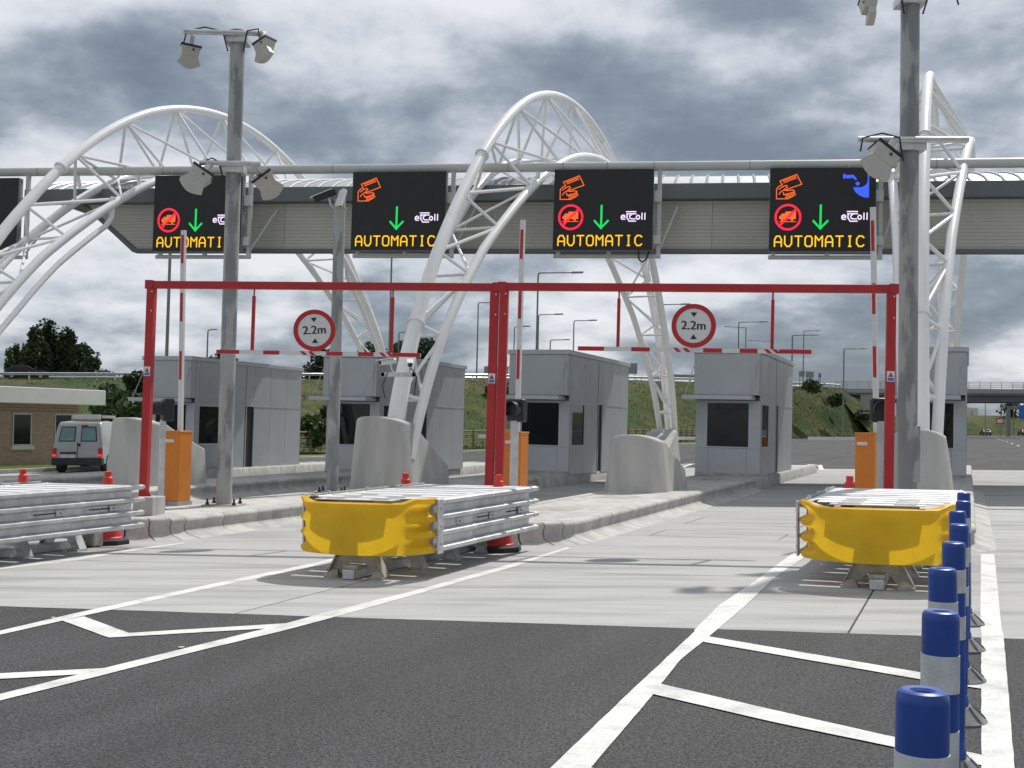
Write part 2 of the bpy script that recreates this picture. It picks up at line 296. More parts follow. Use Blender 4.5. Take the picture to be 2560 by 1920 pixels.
# hatched nose far beyond the booths
for uu, vv in ((45.2, -6.1), (44.4, -11.5), (46.0, -0.9)):
    base = [(-0.9, 0), (0.0, 7.0), (0.9, 0)]
    for a, b in ((0, 1), (2, 1)):
        pa = W(uu + base[a][1], vv + base[a][0]); pb = W(uu + base[b][1], vv + base[b][0]); n_ = Vd * 0.09
        MB().add([(*(p.xy), 0.012) for p in (pa - n_, pb - n_, pb + n_, pa + n_)], [(0, 1, 2, 3)]).build('lane_marking', M['paint'], road)
    for k in range(4):
        f0 = 0.10 + k * 0.2; w0 = 0.9 * (1 - f0)
        p = [W(uu + 7 * f0, vv - w0), W(uu + 7 * f0 + 0.5, vv + w0), W(uu + 7 * f0 + 0.8, vv + w0), W(uu + 7 * f0 + 0.3, vv - w0)]
        MB().add([(*(q.xy), 0.010) for q in p], [(0, 1, 2, 3)]).build('lane_marking', M['paint'], road)
# dashed motorway lines far away
for v0 in (4.2, 8.0):
    for k in range(10):
        u0 = 62 + k * 18
        MB().add([(*(q.xy), 0.010) for q in (W(u0, v0), W(u0 + 6, v0), W(u0 + 6, v0 + 0.15), W(u0, v0 + 0.15))], [(0, 1, 2, 3)]).build('lane_marking', M['paint'], road)

# concrete apron: slabs with recessed joints
apron = struct(bpy.data.objects.new('concrete_apron', None)); col.objects.link(apron); apron['label'] = 'pale concrete paving slabs of the toll plaza'
vj = [-30.4, -28.1, -22.55, -17.0, -11.45, -5.88, -0.9, 4.4, 9.8, 15.2, 20.6]
cj = [9.45, 12.85, 17.8, 22.7, 27.6, 32.5, 37.4, 42.3, 47.5]
for a, b in zip(vj, vj[1:]):
    for i, (c0, c1) in enumerate(zip(cj, cj[1:])):
        gp = 0.009
        q = [CV(c0 + (gp if i else 0), a + gp), CV(c0 + (gp if i else 0), b - gp), CV(c1 - gp, b - gp), CV(c1 - gp, a + gp)]
        m_ = sum((p for p in q), Vector()) / 4
        if i == 0:
            fe_ = [q[0].lerp(q[1], k / 60) for k in range(61)]
            q = [p + Vector((0, noise.noise(Vector((p.x * 3, p.y * 3, 0))) * 0.014 + noise.noise(Vector((p.x * 11, 0, 5))) * 0.007, 0)) for p in fe_] + q[2:]
        o = MB().prism([(p - m_).xy for p in q], -0.15, 0.0).build('paving_slab', M['concrete'], apron); o.location = m_

# saw-cut vehicle detector loops in the lanes
for v0, v1, u0, u1 in ((-9.75, -7.75, 15.6, 16.5), (-9.75, -7.75, 17.6, 19.2), (-4.45, -2.55, 16.9, 17.9), (-4.45, -2.55, 19.2, 20.8), (-15.2, -13.2, 15.4, 17.0)):
    m = MB(); ww = 0.012
    for a, b, c, e in ((u0, u1, v0, v0 + ww), (u0, u1, v1 - ww, v1), (u0, u0 + ww, v0 + ww, v1 - ww), (u1 - ww, u1, v0 + ww, v1 - ww), ((u0 + u1) / 2, (u0 + u1) / 2 + ww, v1, v1 + 0.5)):
        m.add([(*W(p, q).xy, 0.0025) for p, q in ((a, c), (a, e), (b, e), (b, c))], [(0, 1, 2, 3)])
    m.build('loop_cut', M['joint'], apron)
# traffic islands
IS = {'a': (-22.6, 12.6), 'b': (-16.95, 12.9), 'c': (-11.55, 13.2), 'd': (-6.15, 14.75), 'e': (-0.93, 16.0)}
profA = [(1.25, 0.0), (1.03, 0.055), (0.985, 0.085), (0.965, 0.14), (0.975, 0.19), (1.0, 0.225), (1.0, 0.255), (0.975, 0.285), (0.92, 0.297), (0.72, 0.297), (0.72, 0.0)]
profB = [(1.02, 0.0), (0.985, 0.26), (0.955, 0.292), (0.72, 0.297), (0.72, 0.0)]
def kerb_mesh(prof, L):
    m = MB(); n = len(prof); gp = 0.006
    vs = [(x, gp, z) for x, z in prof] + [(x, L - gp, z) for x, z in prof]
    m.add(vs, [tuple(range(n)), tuple(range(n, 2 * n))[::-1]] + [(i, (i + 1) % n, n + (i + 1) % n, n + i) for i in range(n)])
    return m.mesh('kerb_stone', M['kerb'], 50)
kA, kB = kerb_mesh(profA, 0.92), kerb_mesh(profB, 0.92)
flip = Matrix.Rotation(math.pi, 4, 'Z')
for key, (vc, us) in IS.items():
    isl = struct(thing('traffic_island', 'pale concrete kerbed toll island', None, W(us, vc), (0, 0, -TH)))
    usw = UC(30.3, vc) - us; Lr = UC(43.0, vc) - us
    MB().box(-0.718, 0.718, 0.75, Lr - 0.1, 0.0, 0.290).build('island_surface', M['kerb'], isl)
    y = 0.75
    while y < Lr - 0.1:
        me = kA if y < usw else kB
        inst('kerb_stone', me, isl, Matrix.Translation((0, y, 0))); inst('kerb_stone', me, isl, Matrix.Translation((0, y + 0.92, 0)) @ flip); y += 0.92
    # rounded nose of wedge stones
    na = 8
    for k in range(na):
        m = MB(); fr = []
        for t in (k / na + 0.004, (k + 1) / na - 0.004):
            a = math.pi * t; fr.append([(x * math.cos(a), 0.74 - x * math.sin(a) * 0.62, z) for x, z in profA])
        n = len(profA); m.add(fr[0] + fr[1], [tuple(range(n)), tuple(range(n, 2 * n))[::-1]] + [(i, (i + 1) % n, n + (i + 1) % n, n + i) for i in range(n)])
        m.build('kerb_stone', M['kerb'], isl, ang=50)
    MB().prism([(0.74 * math.cos(math.pi * t / 10), 0.745 - 0.46 * math.sin(math.pi * t / 10)) for t in range(11)], 0, 0.288).build('island_surface', M['kerb'], isl)
    for k in range(na):
        m = MB(); fr = []
        for t in (k / na + 0.004, (k + 1) / na - 0.004):
            a = math.pi * t; fr.append([(x * math.cos(a), y + 0.01 + x * math.sin(a) * 0.9, z) for x, z in profB])
        n = len(profB); m.add(fr[0] + fr[1], [tuple(range(n)), tuple(range(n, 2 * n))[::-1]] + [(i, (i + 1) % n, n + (i + 1) % n, n + i) for i in range(n)])
        m.build('kerb_stone', M['kerb'], isl, ang=50)
    for uu in (2.6, 6.1, 14.3):
        f = MB().box(-0.42, 0.30, uu, uu + 0.75, 0.286, 0.294).build('manhole_cover', M['galvd'], isl)
# right-hand kerb line visible beside the last cushion

# ============================================================ FOREGROUND OBJECTS
# ---- bollards
def make_bollard():
    t = thing('bollard', '', 'bollard')
    r = 0.052
    pr = [(0.020, 1.03), (0.020, 1.068), (0.026, 1.074), (0.040, 1.0755), (0.047, 1.072), (0.0512, 1.063), (r, 1.05), (r, 0.16), (0.050, 0.14), (0.058, 0.12), (0.058, 0.07), (0.05, 0.05)]
    MB().lathe(pr, 32).build('post', M['blue'], t)
    MB().lathe([(0.0, 1.03), (0.021, 1.03)], 16).build('top_hole', M['rubber'], t)
    for z0, z1 in ((0.846, 0.952), (0.632, 0.738)):
        MB().lathe([(r, z0), (r + 0.0016, z0 + 0.0005), (r + 0.0016, z1 - 0.0005), (r, z1)], 32).build('reflective_band', M['band'], t)
    b = MB().lathe([(0.0, 0.0), (0.155, 0.0), (0.155, 0.012), (0.13, 0.03), (0.075, 0.085), (0.05, 0.09)], 32)
    for k in range(8):
        a = k * math.pi / 4; Mx = Matrix.Rotation(a, 4, 'Z')
        b.ext([Mx @ Vector((0.06, -0.006, 0.02)), Mx @ Vector((0.15, -0.006, 0.02)), Mx @ Vector((0.14, -0.006, 0.034)), Mx @ Vector((0.075, -0.006, 0.095))], Mx @ Vector((0, 0.012, 0)))
    b.build('base', M['basegrey'], t)
    return t
b0 = make_bollard()
blab = ['nearest blue bollard at the bottom right corner', 'second nearest blue bollard with white bands', 'third nearest blue bollard in the row', 'fourth nearest blue bollard in the row',
        'fifth nearest blue bollard in the row', 'sixth nearest blue bollard, third from the far end of the row', 'seventh nearest blue bollard, next to the farthest', 'farthest blue bollard, closest to the yellow cushion nose']
for i in range(8):
    o = b0 if i == 0 else copy_tree(b0)
    o.location = W(2.48 + 1.1 * i + (0.08 if i == 7 else 0), -0.115 + 0.009 * i); o.rotation_euler = (R(random.uniform(-1.1, 1.1)), R(random.uniform(-1.2, .7)), random.uniform(0, 6))
    tag(o, blab[i], 'bollard', 'blue bollards in a row')

# ---- traffic cones
def make_cone():
    t = thing('traffic_cone', '', 'traffic cone')
    MB().lathe([(0.0, 0.0), (0.30, 0.0), (0.305, 0.015), (0.30, 0.06), (0.285, 0.072), (0.19, 0.085), (0.0, 0.085)], 8).build('base', M['rubber'], t)
    MB().lathe([(0.205, 0.080), (0.20, 0.095), (0.186, 0.105), (0.166, 0.27), (0.125, 0.55), (0.122, 0.555), (0.10, 0.74), (0.082, 0.80), (0.067, 0.85), (0.064, 0.90), (0.05, 0.912), (0.043, 0.93), (0.047, 0.94), (0.046, 0.985), (0.03, 0.99), (0.0, 0.985)], 28).build('body', M['conered'], t)
    return t
c0 = make_cone()
for i, (p, lab) in enumerate([((-5.52, 15.9), 'red traffic cone by the end of the left cushion, beside the red post'), ((-7.02, 16.7), 'leftmost red traffic cone, behind the grey rails in front of the van'),
                              ((-0.17, 15.12), 'red traffic cone in front of the central red post'), ((-1.42, 15.55), 'red traffic cone in front of the concrete block with the arch leg'),
                              ((4.36, 15.0), 'red traffic cone behind the right cushion, left of the orange cabinet')]):
    o = c0 if i == 0 else copy_tree(c0)
    o.location = (p[0], p[1], 0); o.rotation_euler = (0, 0, i * 1.3); tag(o, lab, 'traffic cone', 'red traffic cones behind the crash cushions')

# ---- crash cushions
PR = [(0.045, 0.262), (0.085, 0.282), (0.085, 0.318), (0.012, 0.352), (0.012, 0.418), (0.085, 0.448), (0.085, 0.484), (0.012, 0.516), (0.012, 0.588), (0.085, 0.618), (0.085, 0.654), (0.012, 0.686), (0.012, 0.752), (0.085, 0.784), (0.085, 0.818), (0.05, 0.834), (-0.05, 0.836)]
def panel(side, y0, y1, x0, x1):
    m = MB(); n = len(PR); rows = []
    for y, xo in ((y0, x0), (y1, x1)):
        rows.append([(side * (xo + a), y, z) for a, z in PR] + [(side * (xo + a - 0.007), y, z - (0.006 if z > 0.8 else 0)) for a, z in reversed(PR)])
    k = 2 * n; m.add(rows[0] + rows[1], [(i, (i + 1) % k, k + (i + 1) % k, k + i) for i in range(k)])
    for b in (0, k): m.add([], []); m.f += [(b + i, b + i + 1, b + k - 2 - i, b + k - 1 - i) for i in range(n - 1)]
    return m
def make_cushion():
    t = thing('crash_cushion', '', 'crash cushion')
    # nose
    m = MB(); NS, NT = 44, 24; rows = []
    zb, zt = 0.27, 0.815
    prf = lambda z: min(1.0, max(0.0, 0.5 + 0.75 * math.cos((z - 0.30) / 0.1667 * 2 * math.pi)))
    for j in range(NT + 4):
        row = []
        for i in range(NS + 1):
            s = -1 + 2 * i / NS; a = s * math.pi / 2
            e = 2 / 2.3
            x = 0.79 * math.copysign(abs(math.sin(a)) ** e, s); y = 0.28 - 0.50 * max(0.0, math.cos(a)) ** e
            k = min(1.0, max(0.0, (abs(x) - 0.57) / 0.15)); k = k * k * (3 - 2 * k)
            if j <= NT: z = zb + (zt - zb) * j / NT; ins = 0.0
            else: z = zt + 0.012 * math.sin((j - NT) / 3 * math.pi / 2); ins = (0, 0.02, 0.06, 0.10)[j - NT] * (1 - 0.6 * k)
            dep = k * 0.075 * (1 - prf(z)) if j <= NT else 0.0
            nx, ny = (x / 0.79, (y - 0.28) / 0.50); nl = math.hypot(nx, ny) or 1
            zz = z + 0.028 * k * (1 if j > NT * 0.8 else 0) - 0.02 * (1 - k) * (1 if j > NT * 0.85 else 0) - (0.012 * (1 - abs(s)) if j == 0 else 0)
            row.append((x - nx / nl * (dep + ins), y - ny / nl * (dep + ins), zz))
        rows.append(row)
    m.grid(rows); m.build('nose_cover', M['yellow'], t, ang=60, norm=False)
    for sx in (-1, 1):
        pl = MB().box(sx * 0.826 - 0.010, sx * 0.826 + 0.010, 0.25, 0.38, 0.258, 0.836).build('side_plate', M['galvb'], t, bevel=0.006)
        for z in (0.36, 0.55, 0.74): MB().cyl((sx * 0.834, 0.315, z), (sx * 0.847, 0.315, z), 0.014, n=8).build('bolt', M['galvd'], pl)
    for sx in (-1, 1):
        for i, (a, b) in enumerate(((0.33, 1.36), (1.29, 2.32), (2.25, 3.24))):
            f = panel(sx, a, b, 0.728 - 0.007 * i, 0.732 - 0.007 * i).build('fender_panel', M['galvb'], t, ang=25)
        for y in (0.98, 1.94, 2.88):
            sl = MB().box(sx * 0.735 - 0.004, sx * 0.735 + 0.004, y - 0.42, y - 0.06, 0.548, 0.562).build('slot', M['dark'], t)
            sb = MB().box(sx * 0.746 - 0.008, sx * 0.746 + 0.008, y - 0.07, y + 0.07, 0.515, 0.590).build('slider_plate', M['galvb'], t, bevel=0.004)
            MB().cyl((sx * 0.752, y, 0.552), (sx * 0.764, y, 0.552), 0.012, n=8).build('bolt', M['galvd'], sb)
    for i, y in enumerate((0.0, 0.93, 1.85, 2.77)):
        m = MB(); pg = [(-0.19, 0.31), (-0.335, 0.03), (-0.20, 0.03), (-0.10, 0.15), (0.10, 0.15), (0.20, 0.03), (0.335, 0.03), (0.19, 0.31)]
        m.ext([(a, y, z) for a, z in pg], (0, 0.02, 0))
        for sx in (-1, 1):
            m.ext([(sx * 0.19, y - 0.05, 0.31), (sx * 0.342, y - 0.05, 0.022), (sx * 0.352, y - 0.05, 0.028), (sx * 0.20, y - 0.05, 0.316)], (0, 0.13, 0))
            m.box(sx * 0.27 - 0.085, sx * 0.27 + 0.085, y - 0.09, y + 0.09, 0.002, 0.026)
            m.ext([(sx * 0.20, y - 0.07, 0.026), (sx * 0.34, y - 0.07, 0.026), (sx * 0.30, y - 0.02, 0.085), (sx * 0.22, y - 0.02, 0.085)], (0, 0.012, 0))
        if i: m.box(-0.30, 0.30, y + 0.0, y + 0.02, 0.31, 0.78)
        m.box(-0.72, 0.72, y + 0.003, y + 0.05, 0.30, 0.37) if i else m.box(-0.22, 0.22, y, y + 0.12, 0.31, 0.40)
        m.build('support_leg', M['galvd'] if i == 0 else M['galvb'], t)
    rl = MB().box(-0.068, 0.068, -0.20, 3.45, 0.004, 0.105).build('monorail', M['galvb'], t, bevel=0.008)
    MB().box(-0.085, 0.085, -0.16, -0.02, 0.105, 0.15).build('rail_clamp', M['galvd'], rl, bevel=0.01)
    for y, wd in ((0.0, 0.22), (0.37, 0.28), (0.76, 0.30), (1.15, 0.30), (1.54, 0.30), (1.93, 0.30), (2.32, 0.30), (2.71, 0.30), (3.06, 0.28)):
        xw = 0.46 if y < 0.2 else (0.62 if y < 0.5 else 0.69)
        p = MB().box(-xw, xw, y - wd / 2, y + wd / 2, 0.828, 0.836).build('top_plate', M['galvt'], t)
        for xs in (-0.27, 0.27) if y < 0.8 else (): MB().box(xs - 0.11, xs + 0.11, y - 0.035, y + 0.035, 0.8355, 0.838).build('slot', M['dark'], p)
    MB().box(-0.15, 0.15, -0.12, 0.58, 0.34, 0.76).build('cartridge', M['galvd'], t, bevel=0.02)
    m = MB().tube([(-0.76, 0.35, 0.845), (-0.76, 3.2, 0.85)], 0.012, 6).build('cable', M['galvd'], t)
    for y in (0.7, 1.6, 2.5): MB().cyl((-0.76, y, 0.82), (-0.76, y, 0.875), 0.02, n=8).build('cable_clip', M['galvb'], t)
    m = MB().box(-0.26, 0.20, 3.16, 3.34, 0.01, 0.79).build('backup_frame', M['galvd'], t, bevel=0.02)
    for sx in (-1, 1):
        for z in (0.30, 0.466, 0.636, 0.80):
            MB().ext([(sx * 0.755, 3.2, z - 0.035), (sx * 0.805, 3.2, z - 0.018), (sx * 0.805, 3.2, z + 0.018), (sx * 0.755, 3.2, z + 0.035)], (0, 0.22, 0)).build('rail_end', M['galvb'], t)
    return t
k0 = make_cushion()
for i, (u_, v_, lab) in enumerate([(10.95, -6.08, 'yellow nosed crash cushion with grey steel rails in front of the central red post'),
                                   (12.25, -0.87, 'yellow nosed crash cushion seen head on beside the blue bollards'),
                                   (9.15, -10.98, 'grey steel rails of the crash cushion cut off by the left edge of the photo')]):
    o = k0 if i == 0 else copy_tree(k0)
    o.location = W(u_, v_); o.rotation_euler = (0, 0, -TH); tag(o, lab, 'crash cushion', 'crash cushions at the island ends')

# ---- text helper (real raised letters)
def text_part(name, s, size, m, parent, M4, depth=0.002, align='CENTER', bold=0.0):
    cu = bpy.data.curves.new(name, 'FONT'); cu.body = s; cu.size = size; cu.align_x = align; cu.align_y = 'CENTER'; cu.extrude = depth
    o = bpy.data.objects.new('tmp', cu); col.objects.link(o); dg = bpy.context.evaluated_depsgraph_get()
    me = bpy.data.meshes.new_from_object(o.evaluated_get(dg)); bpy.data.objects.remove(o); me.materials.clear(); me.materials.append(m)
    if bold:
        bm = bmesh.new()
        for dx_ in (-bold, 0, bold):
            n0 = len(bm.verts); bm.from_mesh(me); bm.verts.ensure_lookup_table()
            for vv in bm.verts[n0:]: vv.co.x += dx_; vv.co.z += dx_ * 0.02
        bm.to_mesh(me); bm.free()
    q = bpy.data.objects.new(name, me); col.objects.link(q); q.parent = parent; q.matrix_local = M4; return q
STAND = Matrix.Rotation(R(90), 4, 'X')      # flat text to upright, facing -Y

# ---- red height frames
def height_frame(p0, p1, zt, bar, hang, sx_, lab, spin, block):
    d = Vector((p1[0] - p0[0], p1[1] - p0[1], 0)); L = d.length; ang = math.atan2(d.y, d.x)
    t = thing('height_barrier', lab, 'height barrier', (p0[0], p0[1], 0), rot(ang, R(1.45)))
    for x, wd in ((0.0, 0.06), (L, 0.06)):
        b0_ = 0.27 + x * math.tan(R(1.45))
        z0 = b0_ + (0.29 if (x == 0 and block) else 0.02)
        p = MB().box(x - wd, x + wd, -0.055, 0.055, z0, zt - 0.113).build('post', M['red'], t, bevel=0.006)
        for zz in (zt - 0.16, zt - 0.45): MB().cyl((x + 0.03, -0.056, zz), (x + 0.03, -0.063, zz), 0.013, n=8).build('bolt', M['galvb'], p)
        MB().box(x - 0.13, x + 0.13, -0.10, 0.10, z0 - 0.02, z0).build('base_plate', M['red'], p)
        MB().ext([(x + 0.07, -0.01, z0), (x + 0.12, -0.01, z0), (x + 0.07, -0.01, z0 + 0.09)], (0, 0.02, 0)).build('gusset', M['red'], p)
    MB().box(-0.085, L + 0.085, -0.052, 0.052, zt - 0.11, zt).build('beam', M['red'], t, bevel=0.006)
    for x in (-0.03, L + 0.03): MB().box(x - 0.06, x + 0.06, -0.06, 0.06, zt - 0.12, zt + 0.012).build('corner_cap', M['red'], t, bevel=0.004)
    zb = 2.745
    for x in hang:
        h = MB().box(x - 0.022, x + 0.022, -0.022, 0.022, zb + 0.03, zt - 0.21).build('hanger', M['red'], t, bevel=0.004)
        MB().tube([(x, 0, zt - 0.10), (x, 0, zt - 0.22)], 0.012, 8).build('swivel', M['red'], h)
    x0, x1 = bar
    b = MB().box(x0, x1, -0.012, 0.012, zb - 0.03, zb + 0.03).build('hanging_bar', M['signwhite'], t)
    Lb = x1 - x0
    for a, c in ((0, .13), (.24, .36), (.50, .58), (.66, .74), (.82, .85), (.87, 1.0)) if False else ((0, .115), (.235, .315), (.545, .625), (.70, .775), (.865, 1.0)):
        MB().box(x0 + Lb * a, x0 + Lb * c, -0.0145, -0.0122, zb - 0.029, zb + 0.029).build('red_stripe', M['redsign'], b)
    for f in (.415, .455, .80, .835):
        xx = x0 + Lb * f
        MB().ext([(xx, -0.0145, zb + 0.029), (xx + 0.06, -0.0145, zb + 0.029), (xx + 0.12, -0.0145, zb - 0.029), (xx + 0.06, -0.0145, zb - 0.029)], (0, 0.0022, 0)).build('red_stripe', M['redsign'], b)
    if block:
        bk = MB().box(-0.06, 0.25, -0.22, 0.20, 0.29, 0.565).build('plinth', M['foot'], t, bevel=0.01)
    # sticker
    for x in (0.0, L) if block else (L,):
        zz = 2.36
        s_ = MB().box(x - 0.05, x + 0.05, -0.0585, -0.0562, zz, zz + 0.14).build('sticker', M['signwhite'], t)
        MB().ext([(x - 0.035, -0.0605, zz + 0.06), (x + 0.035, -0.0605, zz + 0.06), (x, -0.0605, zz + 0.125)], (0, 0.0018, 0)).build('red_triangle', M['redsign'], s_)
        MB().box(x - 0.04, x + 0.04, -0.0605, -0.0587, zz + 0.01, zz + 0.05).build('blue_strip', M['bluesign'], s_)
    # the round sign standing on the bar
    s = thing('height_sign', lab.replace('red height barrier frame', 'round red and white 2.2m height sign hanging in the frame'), 'road sign', (0, 0, 0), (0, 0, 0), 'round height limit signs')
    s['label'] = spin[1]
    Mw = Matrix.Translation((p0[0], p0[1], 0)) @ rot(ang, R(1.45)).to_matrix().to_4x4() @ Matrix.Translation((sx_, -0.03, zb + 0.335)) @ Matrix.Rotation(spin[2], 4, 'Z') @ Matrix.Rotation(spin[0], 4, 'Y')
    s.matrix_world = Mw
    r = 0.305
    ring = MB(); n = 56
    for y0, y1, ra, rb in ((-0.012, 0.004, r, 0.238),):
        vs = [(ra * math.cos(2 * math.pi * k / n), y0, ra * math.sin(2 * math.pi * k / n)) for k in range(n)] + [(rb * math.cos(2 * math.pi * k / n), y0, rb * math.sin(2 * math.pi * k / n)) for k in range(n)]
        vs += [(a, y1, c) for a, _, c in vs]
        fs = []
        for k in range(n):
            j = (k + 1) % n
            fs += [(k, j, n + j, n + k), (2 * n + k, 3 * n + k, 3 * n + j, 2 * n + j), (k, 2 * n + k, 2 * n + j, j), (n + k, n + j, 3 * n + j, 3 * n + k)]
        ring.add(vs, fs)
    ring.build('red_ring', M['redsign'], s)
    MB().cyl((0, -0.009, 0), (0, 0.010, 0), 0.300, n=56).build('sign_plate', M['signwhite'], s)
    text_part('lettering', '2.2m', 0.172, M['black'], s, Matrix.Translation((0, -0.0105, 0)) @ STAND, 0.001, bold=0.0045)
    for sg in (1, -1):
        MB().ext([(-0.045, -0.0115, sg * 0.185), (0.045, -0.0115, sg * 0.185), (0, -0.0115, sg * 0.118)] if sg > 0 else [(-0.045, -0.0115, -0.185), (0.045, -0.0115, -0.185), (0, -0.0115, -0.118)], (0, 0.0022, 0)).build('arrow_mark', M['black'], s)
    return t
height_frame((-5.51, 17.38), (-0.34, 16.53), 3.79, (1.065, 4.18), (1.62, 3.74), 2.58, 'left red height barrier frame, its left post on a concrete plinth', (R(-5), 'round 2.2m height sign hanging in the left red frame', R(14)), True)
height_frame((-0.20, 16.50), (5.02, 15.57), 3.665, (1.075, 4.27), (1.637, 3.745), 2.68, 'right red height barrier frame between the central post and the tall right pole', (R(0), 'round 2.2m height sign hanging in the right red frame', R(2)), False)
# corner brackets at the shared centre are part of each frame's own post

# ---- boom barriers
def boom(loc, lab, lean, L, rz, off, group='upright boom barriers at the lane entries', up=True):
    t = thing('boom_barrier', lab, 'boom barrier', loc, rot(rz, R(1.0)), group)
    MB().box(-0.16, 0.17, -0.20, 0.20, 0.0, 0.07).build('base', M['galvd'], t)
    cb = MB().box(-0.15, 0.15, -0.18, 0.18, 0.07, 1.24).build('cabinet', M['orange'], t, bevel=0.012)
    MB().box(-0.158, 0.158, -0.188, 0.188, 1.215, 1.245).build('lid', M['orange'], cb, bevel=0.008)
    MB().box(-0.12, 0.04, -0.1835, -0.1805, 1.05, 1.10).build('label_plate', M['signwhite'], cb)
    arm = bpy.data.objects.new('arm', MB().box(-0.04, 0.04, -0.025, 0.025, 0, L).mesh('arm', M['signwhite'])); col.objects.link(arm); arm.parent = t
    arm.matrix_local = Matrix.Translation((off, -0.05, 1.20)) @ Matrix.Rotation(lean, 4, 'Y')
    seg = L / 8.0
    for k in range(4):
        z0 = 0.90 + k * 0.98
        if z0 < L: MB().box(-0.028, 0.022, -0.0275, -0.0252, z0, min(z0 + 0.48, L - 0.01)).build('red_stripe', M['redsign'], arm)
    return t
boom((-5.62, 19.5, 0.29), 'orange boom barrier with raised red and white arm, beside the left red post', R(-0.9), 3.42, R(-19), 0.07)
boom((0.05, 18.9, 0.29), 'orange boom barrier with raised red and white arm, behind the central red post', R(0.55), 3.5, R(-21), 0.03)
boom((5.50, 18.0, 0.29), 'orange boom barrier with raised red and white arm, beside the right red post', R(-1.3), 3.55, R(-32), 0.14)

# ---- lane signals on thin posts
def signal(loc, lab, face, vis):
    t = thing('lane_signal', lab, 'signal light', loc, rot(face, R(1.0)), 'lane signals beside the boom barriers')
    MB().box(-0.055, 0.055, -0.04, 0.04, 0, 1.42).build('post', M['galvb'], t, bevel=0.006)
    MB().box(-0.10, 0.10, -0.10, 0.10, 0, 0.012).build('base_plate', M['galvd'], t)
    h = MB().box(-0.15, 0.15, -0.02, 0.15, 1.40, 1.76).build('housing', M['black'], t, bevel=0.03)
    m = MB(); n = 24; rows = []
    for y in (-0.02, -0.30 if vis else -0.16):
        rows.append([(0.13 * math.cos(R(-40 + 260 * k / n)), y, 1.585 + 0.13 * math.sin(R(-40 + 260 * k / n))) for k in range(n + 1)])
    m.grid(rows); m.build('hood', M['black'], h)
    MB().cyl((0, -0.03, 1.585), (0, -0.02, 1.585), 0.10, n=24).build('lens', M['black'], h)
    return t
signal((-5.57, 18.45, 0.29), 'black lane signal with long hood between the left red post and orange cabinet', R(-62), True)
signal((0.02, 18.2, 0.29), 'black lane signal half hidden behind the central red post', R(-30), False)
signal((5.42, 17.1, 0.29), 'black lane signal facing the camera in front of the right orange cabinet', R(-8), False)

# ============================================================ PLAZA STRUCTURES
# ---- concrete feet on the islands
def foot(u, v, hw, L, h, hr, lab, rz=-TH, z0=0.285):
    t = thing('concrete_footing', lab, 'concrete block', W(u, v, z0), (0, 0, rz), 'rounded concrete blocks on the islands')
    nx, ny = 12, 14; top = []; bot = []
    for j in range(ny + 1):
        tj = j / ny; rt = []; rb = []
        for i in range(nx + 1):
            s = -1 + 2 * i / nx
            fr = 0.62 * abs(s) ** 3.4
            yb = fr + (L - fr) * tj; yt = 0.13 + fr * 0.9 + (L - 0.13 - fr * 0.9) * tj
            hh = h if tj < 0.16 else h + (hr - h) * ((tj - 0.16) / 0.84) ** 0.9
            hh = hh - (0.15 * abs(s) ** 2.6) * (1 - tj)
            rb.append((s * hw, yb, 0.0)); rt.append((s * (hw - 0.13 * hh / h), yt, hh))
        top.append(rt); bot.append(rb)
    m = MB().grid(top)
    def side(a, b):
        rows = []
        for k in range(5):
            f = k / 4; rows.append([tuple(Vector(p).lerp(Vector(q), f)) for p, q in zip(a, b)])
        m.grid(rows)
    side(bot[0], top[0]); side(bot[-1], top[-1]); side([r_[0] for r_ in bot], [r_[0] for r_ in top]); side([r_[-1] for r_ in bot], [r_[-1] for r_ in top])
    bm = bmesh.new(); me = bpy.data.meshes.new('block'); me.from_pydata(m.v, [], m.f); bm.from_mesh(me); bmesh.ops.remove_doubles(bm, verts=bm.verts, dist=0.001); bmesh.ops.recalc_face_normals(bm, faces=bm.faces); bm.to_mesh(me); bm.free()
    me.polygons.foreach_set('use_smooth', [True] * len(me.polygons)); me.set_sharp_from_angle(angle=R(38)); me.materials.append(M['foot'])
    o = inst('block', me, t); b = o.modifiers.new('bevel', 'BEVEL'); b.width = 0.03; b.segments = 2; b.limit_method = 'ANGLE'; b.angle_limit = R(45)
    return t
foot(20.45, -17.32, 0.68, 2.3, 1.52, 0.80, 'pale concrete block behind the left red post')
foot(21.55, -11.75, 0.72, 2.6, 1.55, 0.45, 'pale concrete block carrying the central arch leg')
foot(22.55, -6.40, 0.66, 2.5, 1.18, 0.42, 'pale concrete block in front of the central booth window')
foot(23.6, -0.95, 0.64, 2.4, 1.30, 0.45, 'pale concrete block behind the tall right pole')
foot(46.3, -11.45, 0.70, 2.4, 1.30, 0.5, 'far white concrete block seen past the central arch leg', rz=-TH + math.pi)
foot(43.0, -22.6, 0.70, 2.4, 1.30, 0.5, 'far concrete block under the far leg of the left arch', rz=-TH + math.pi)
foot(48.3, -0.9, 0.70, 2.4, 1.30, 0.5, 'far concrete block under the far leg of the right arch', rz=-TH + math.pi)

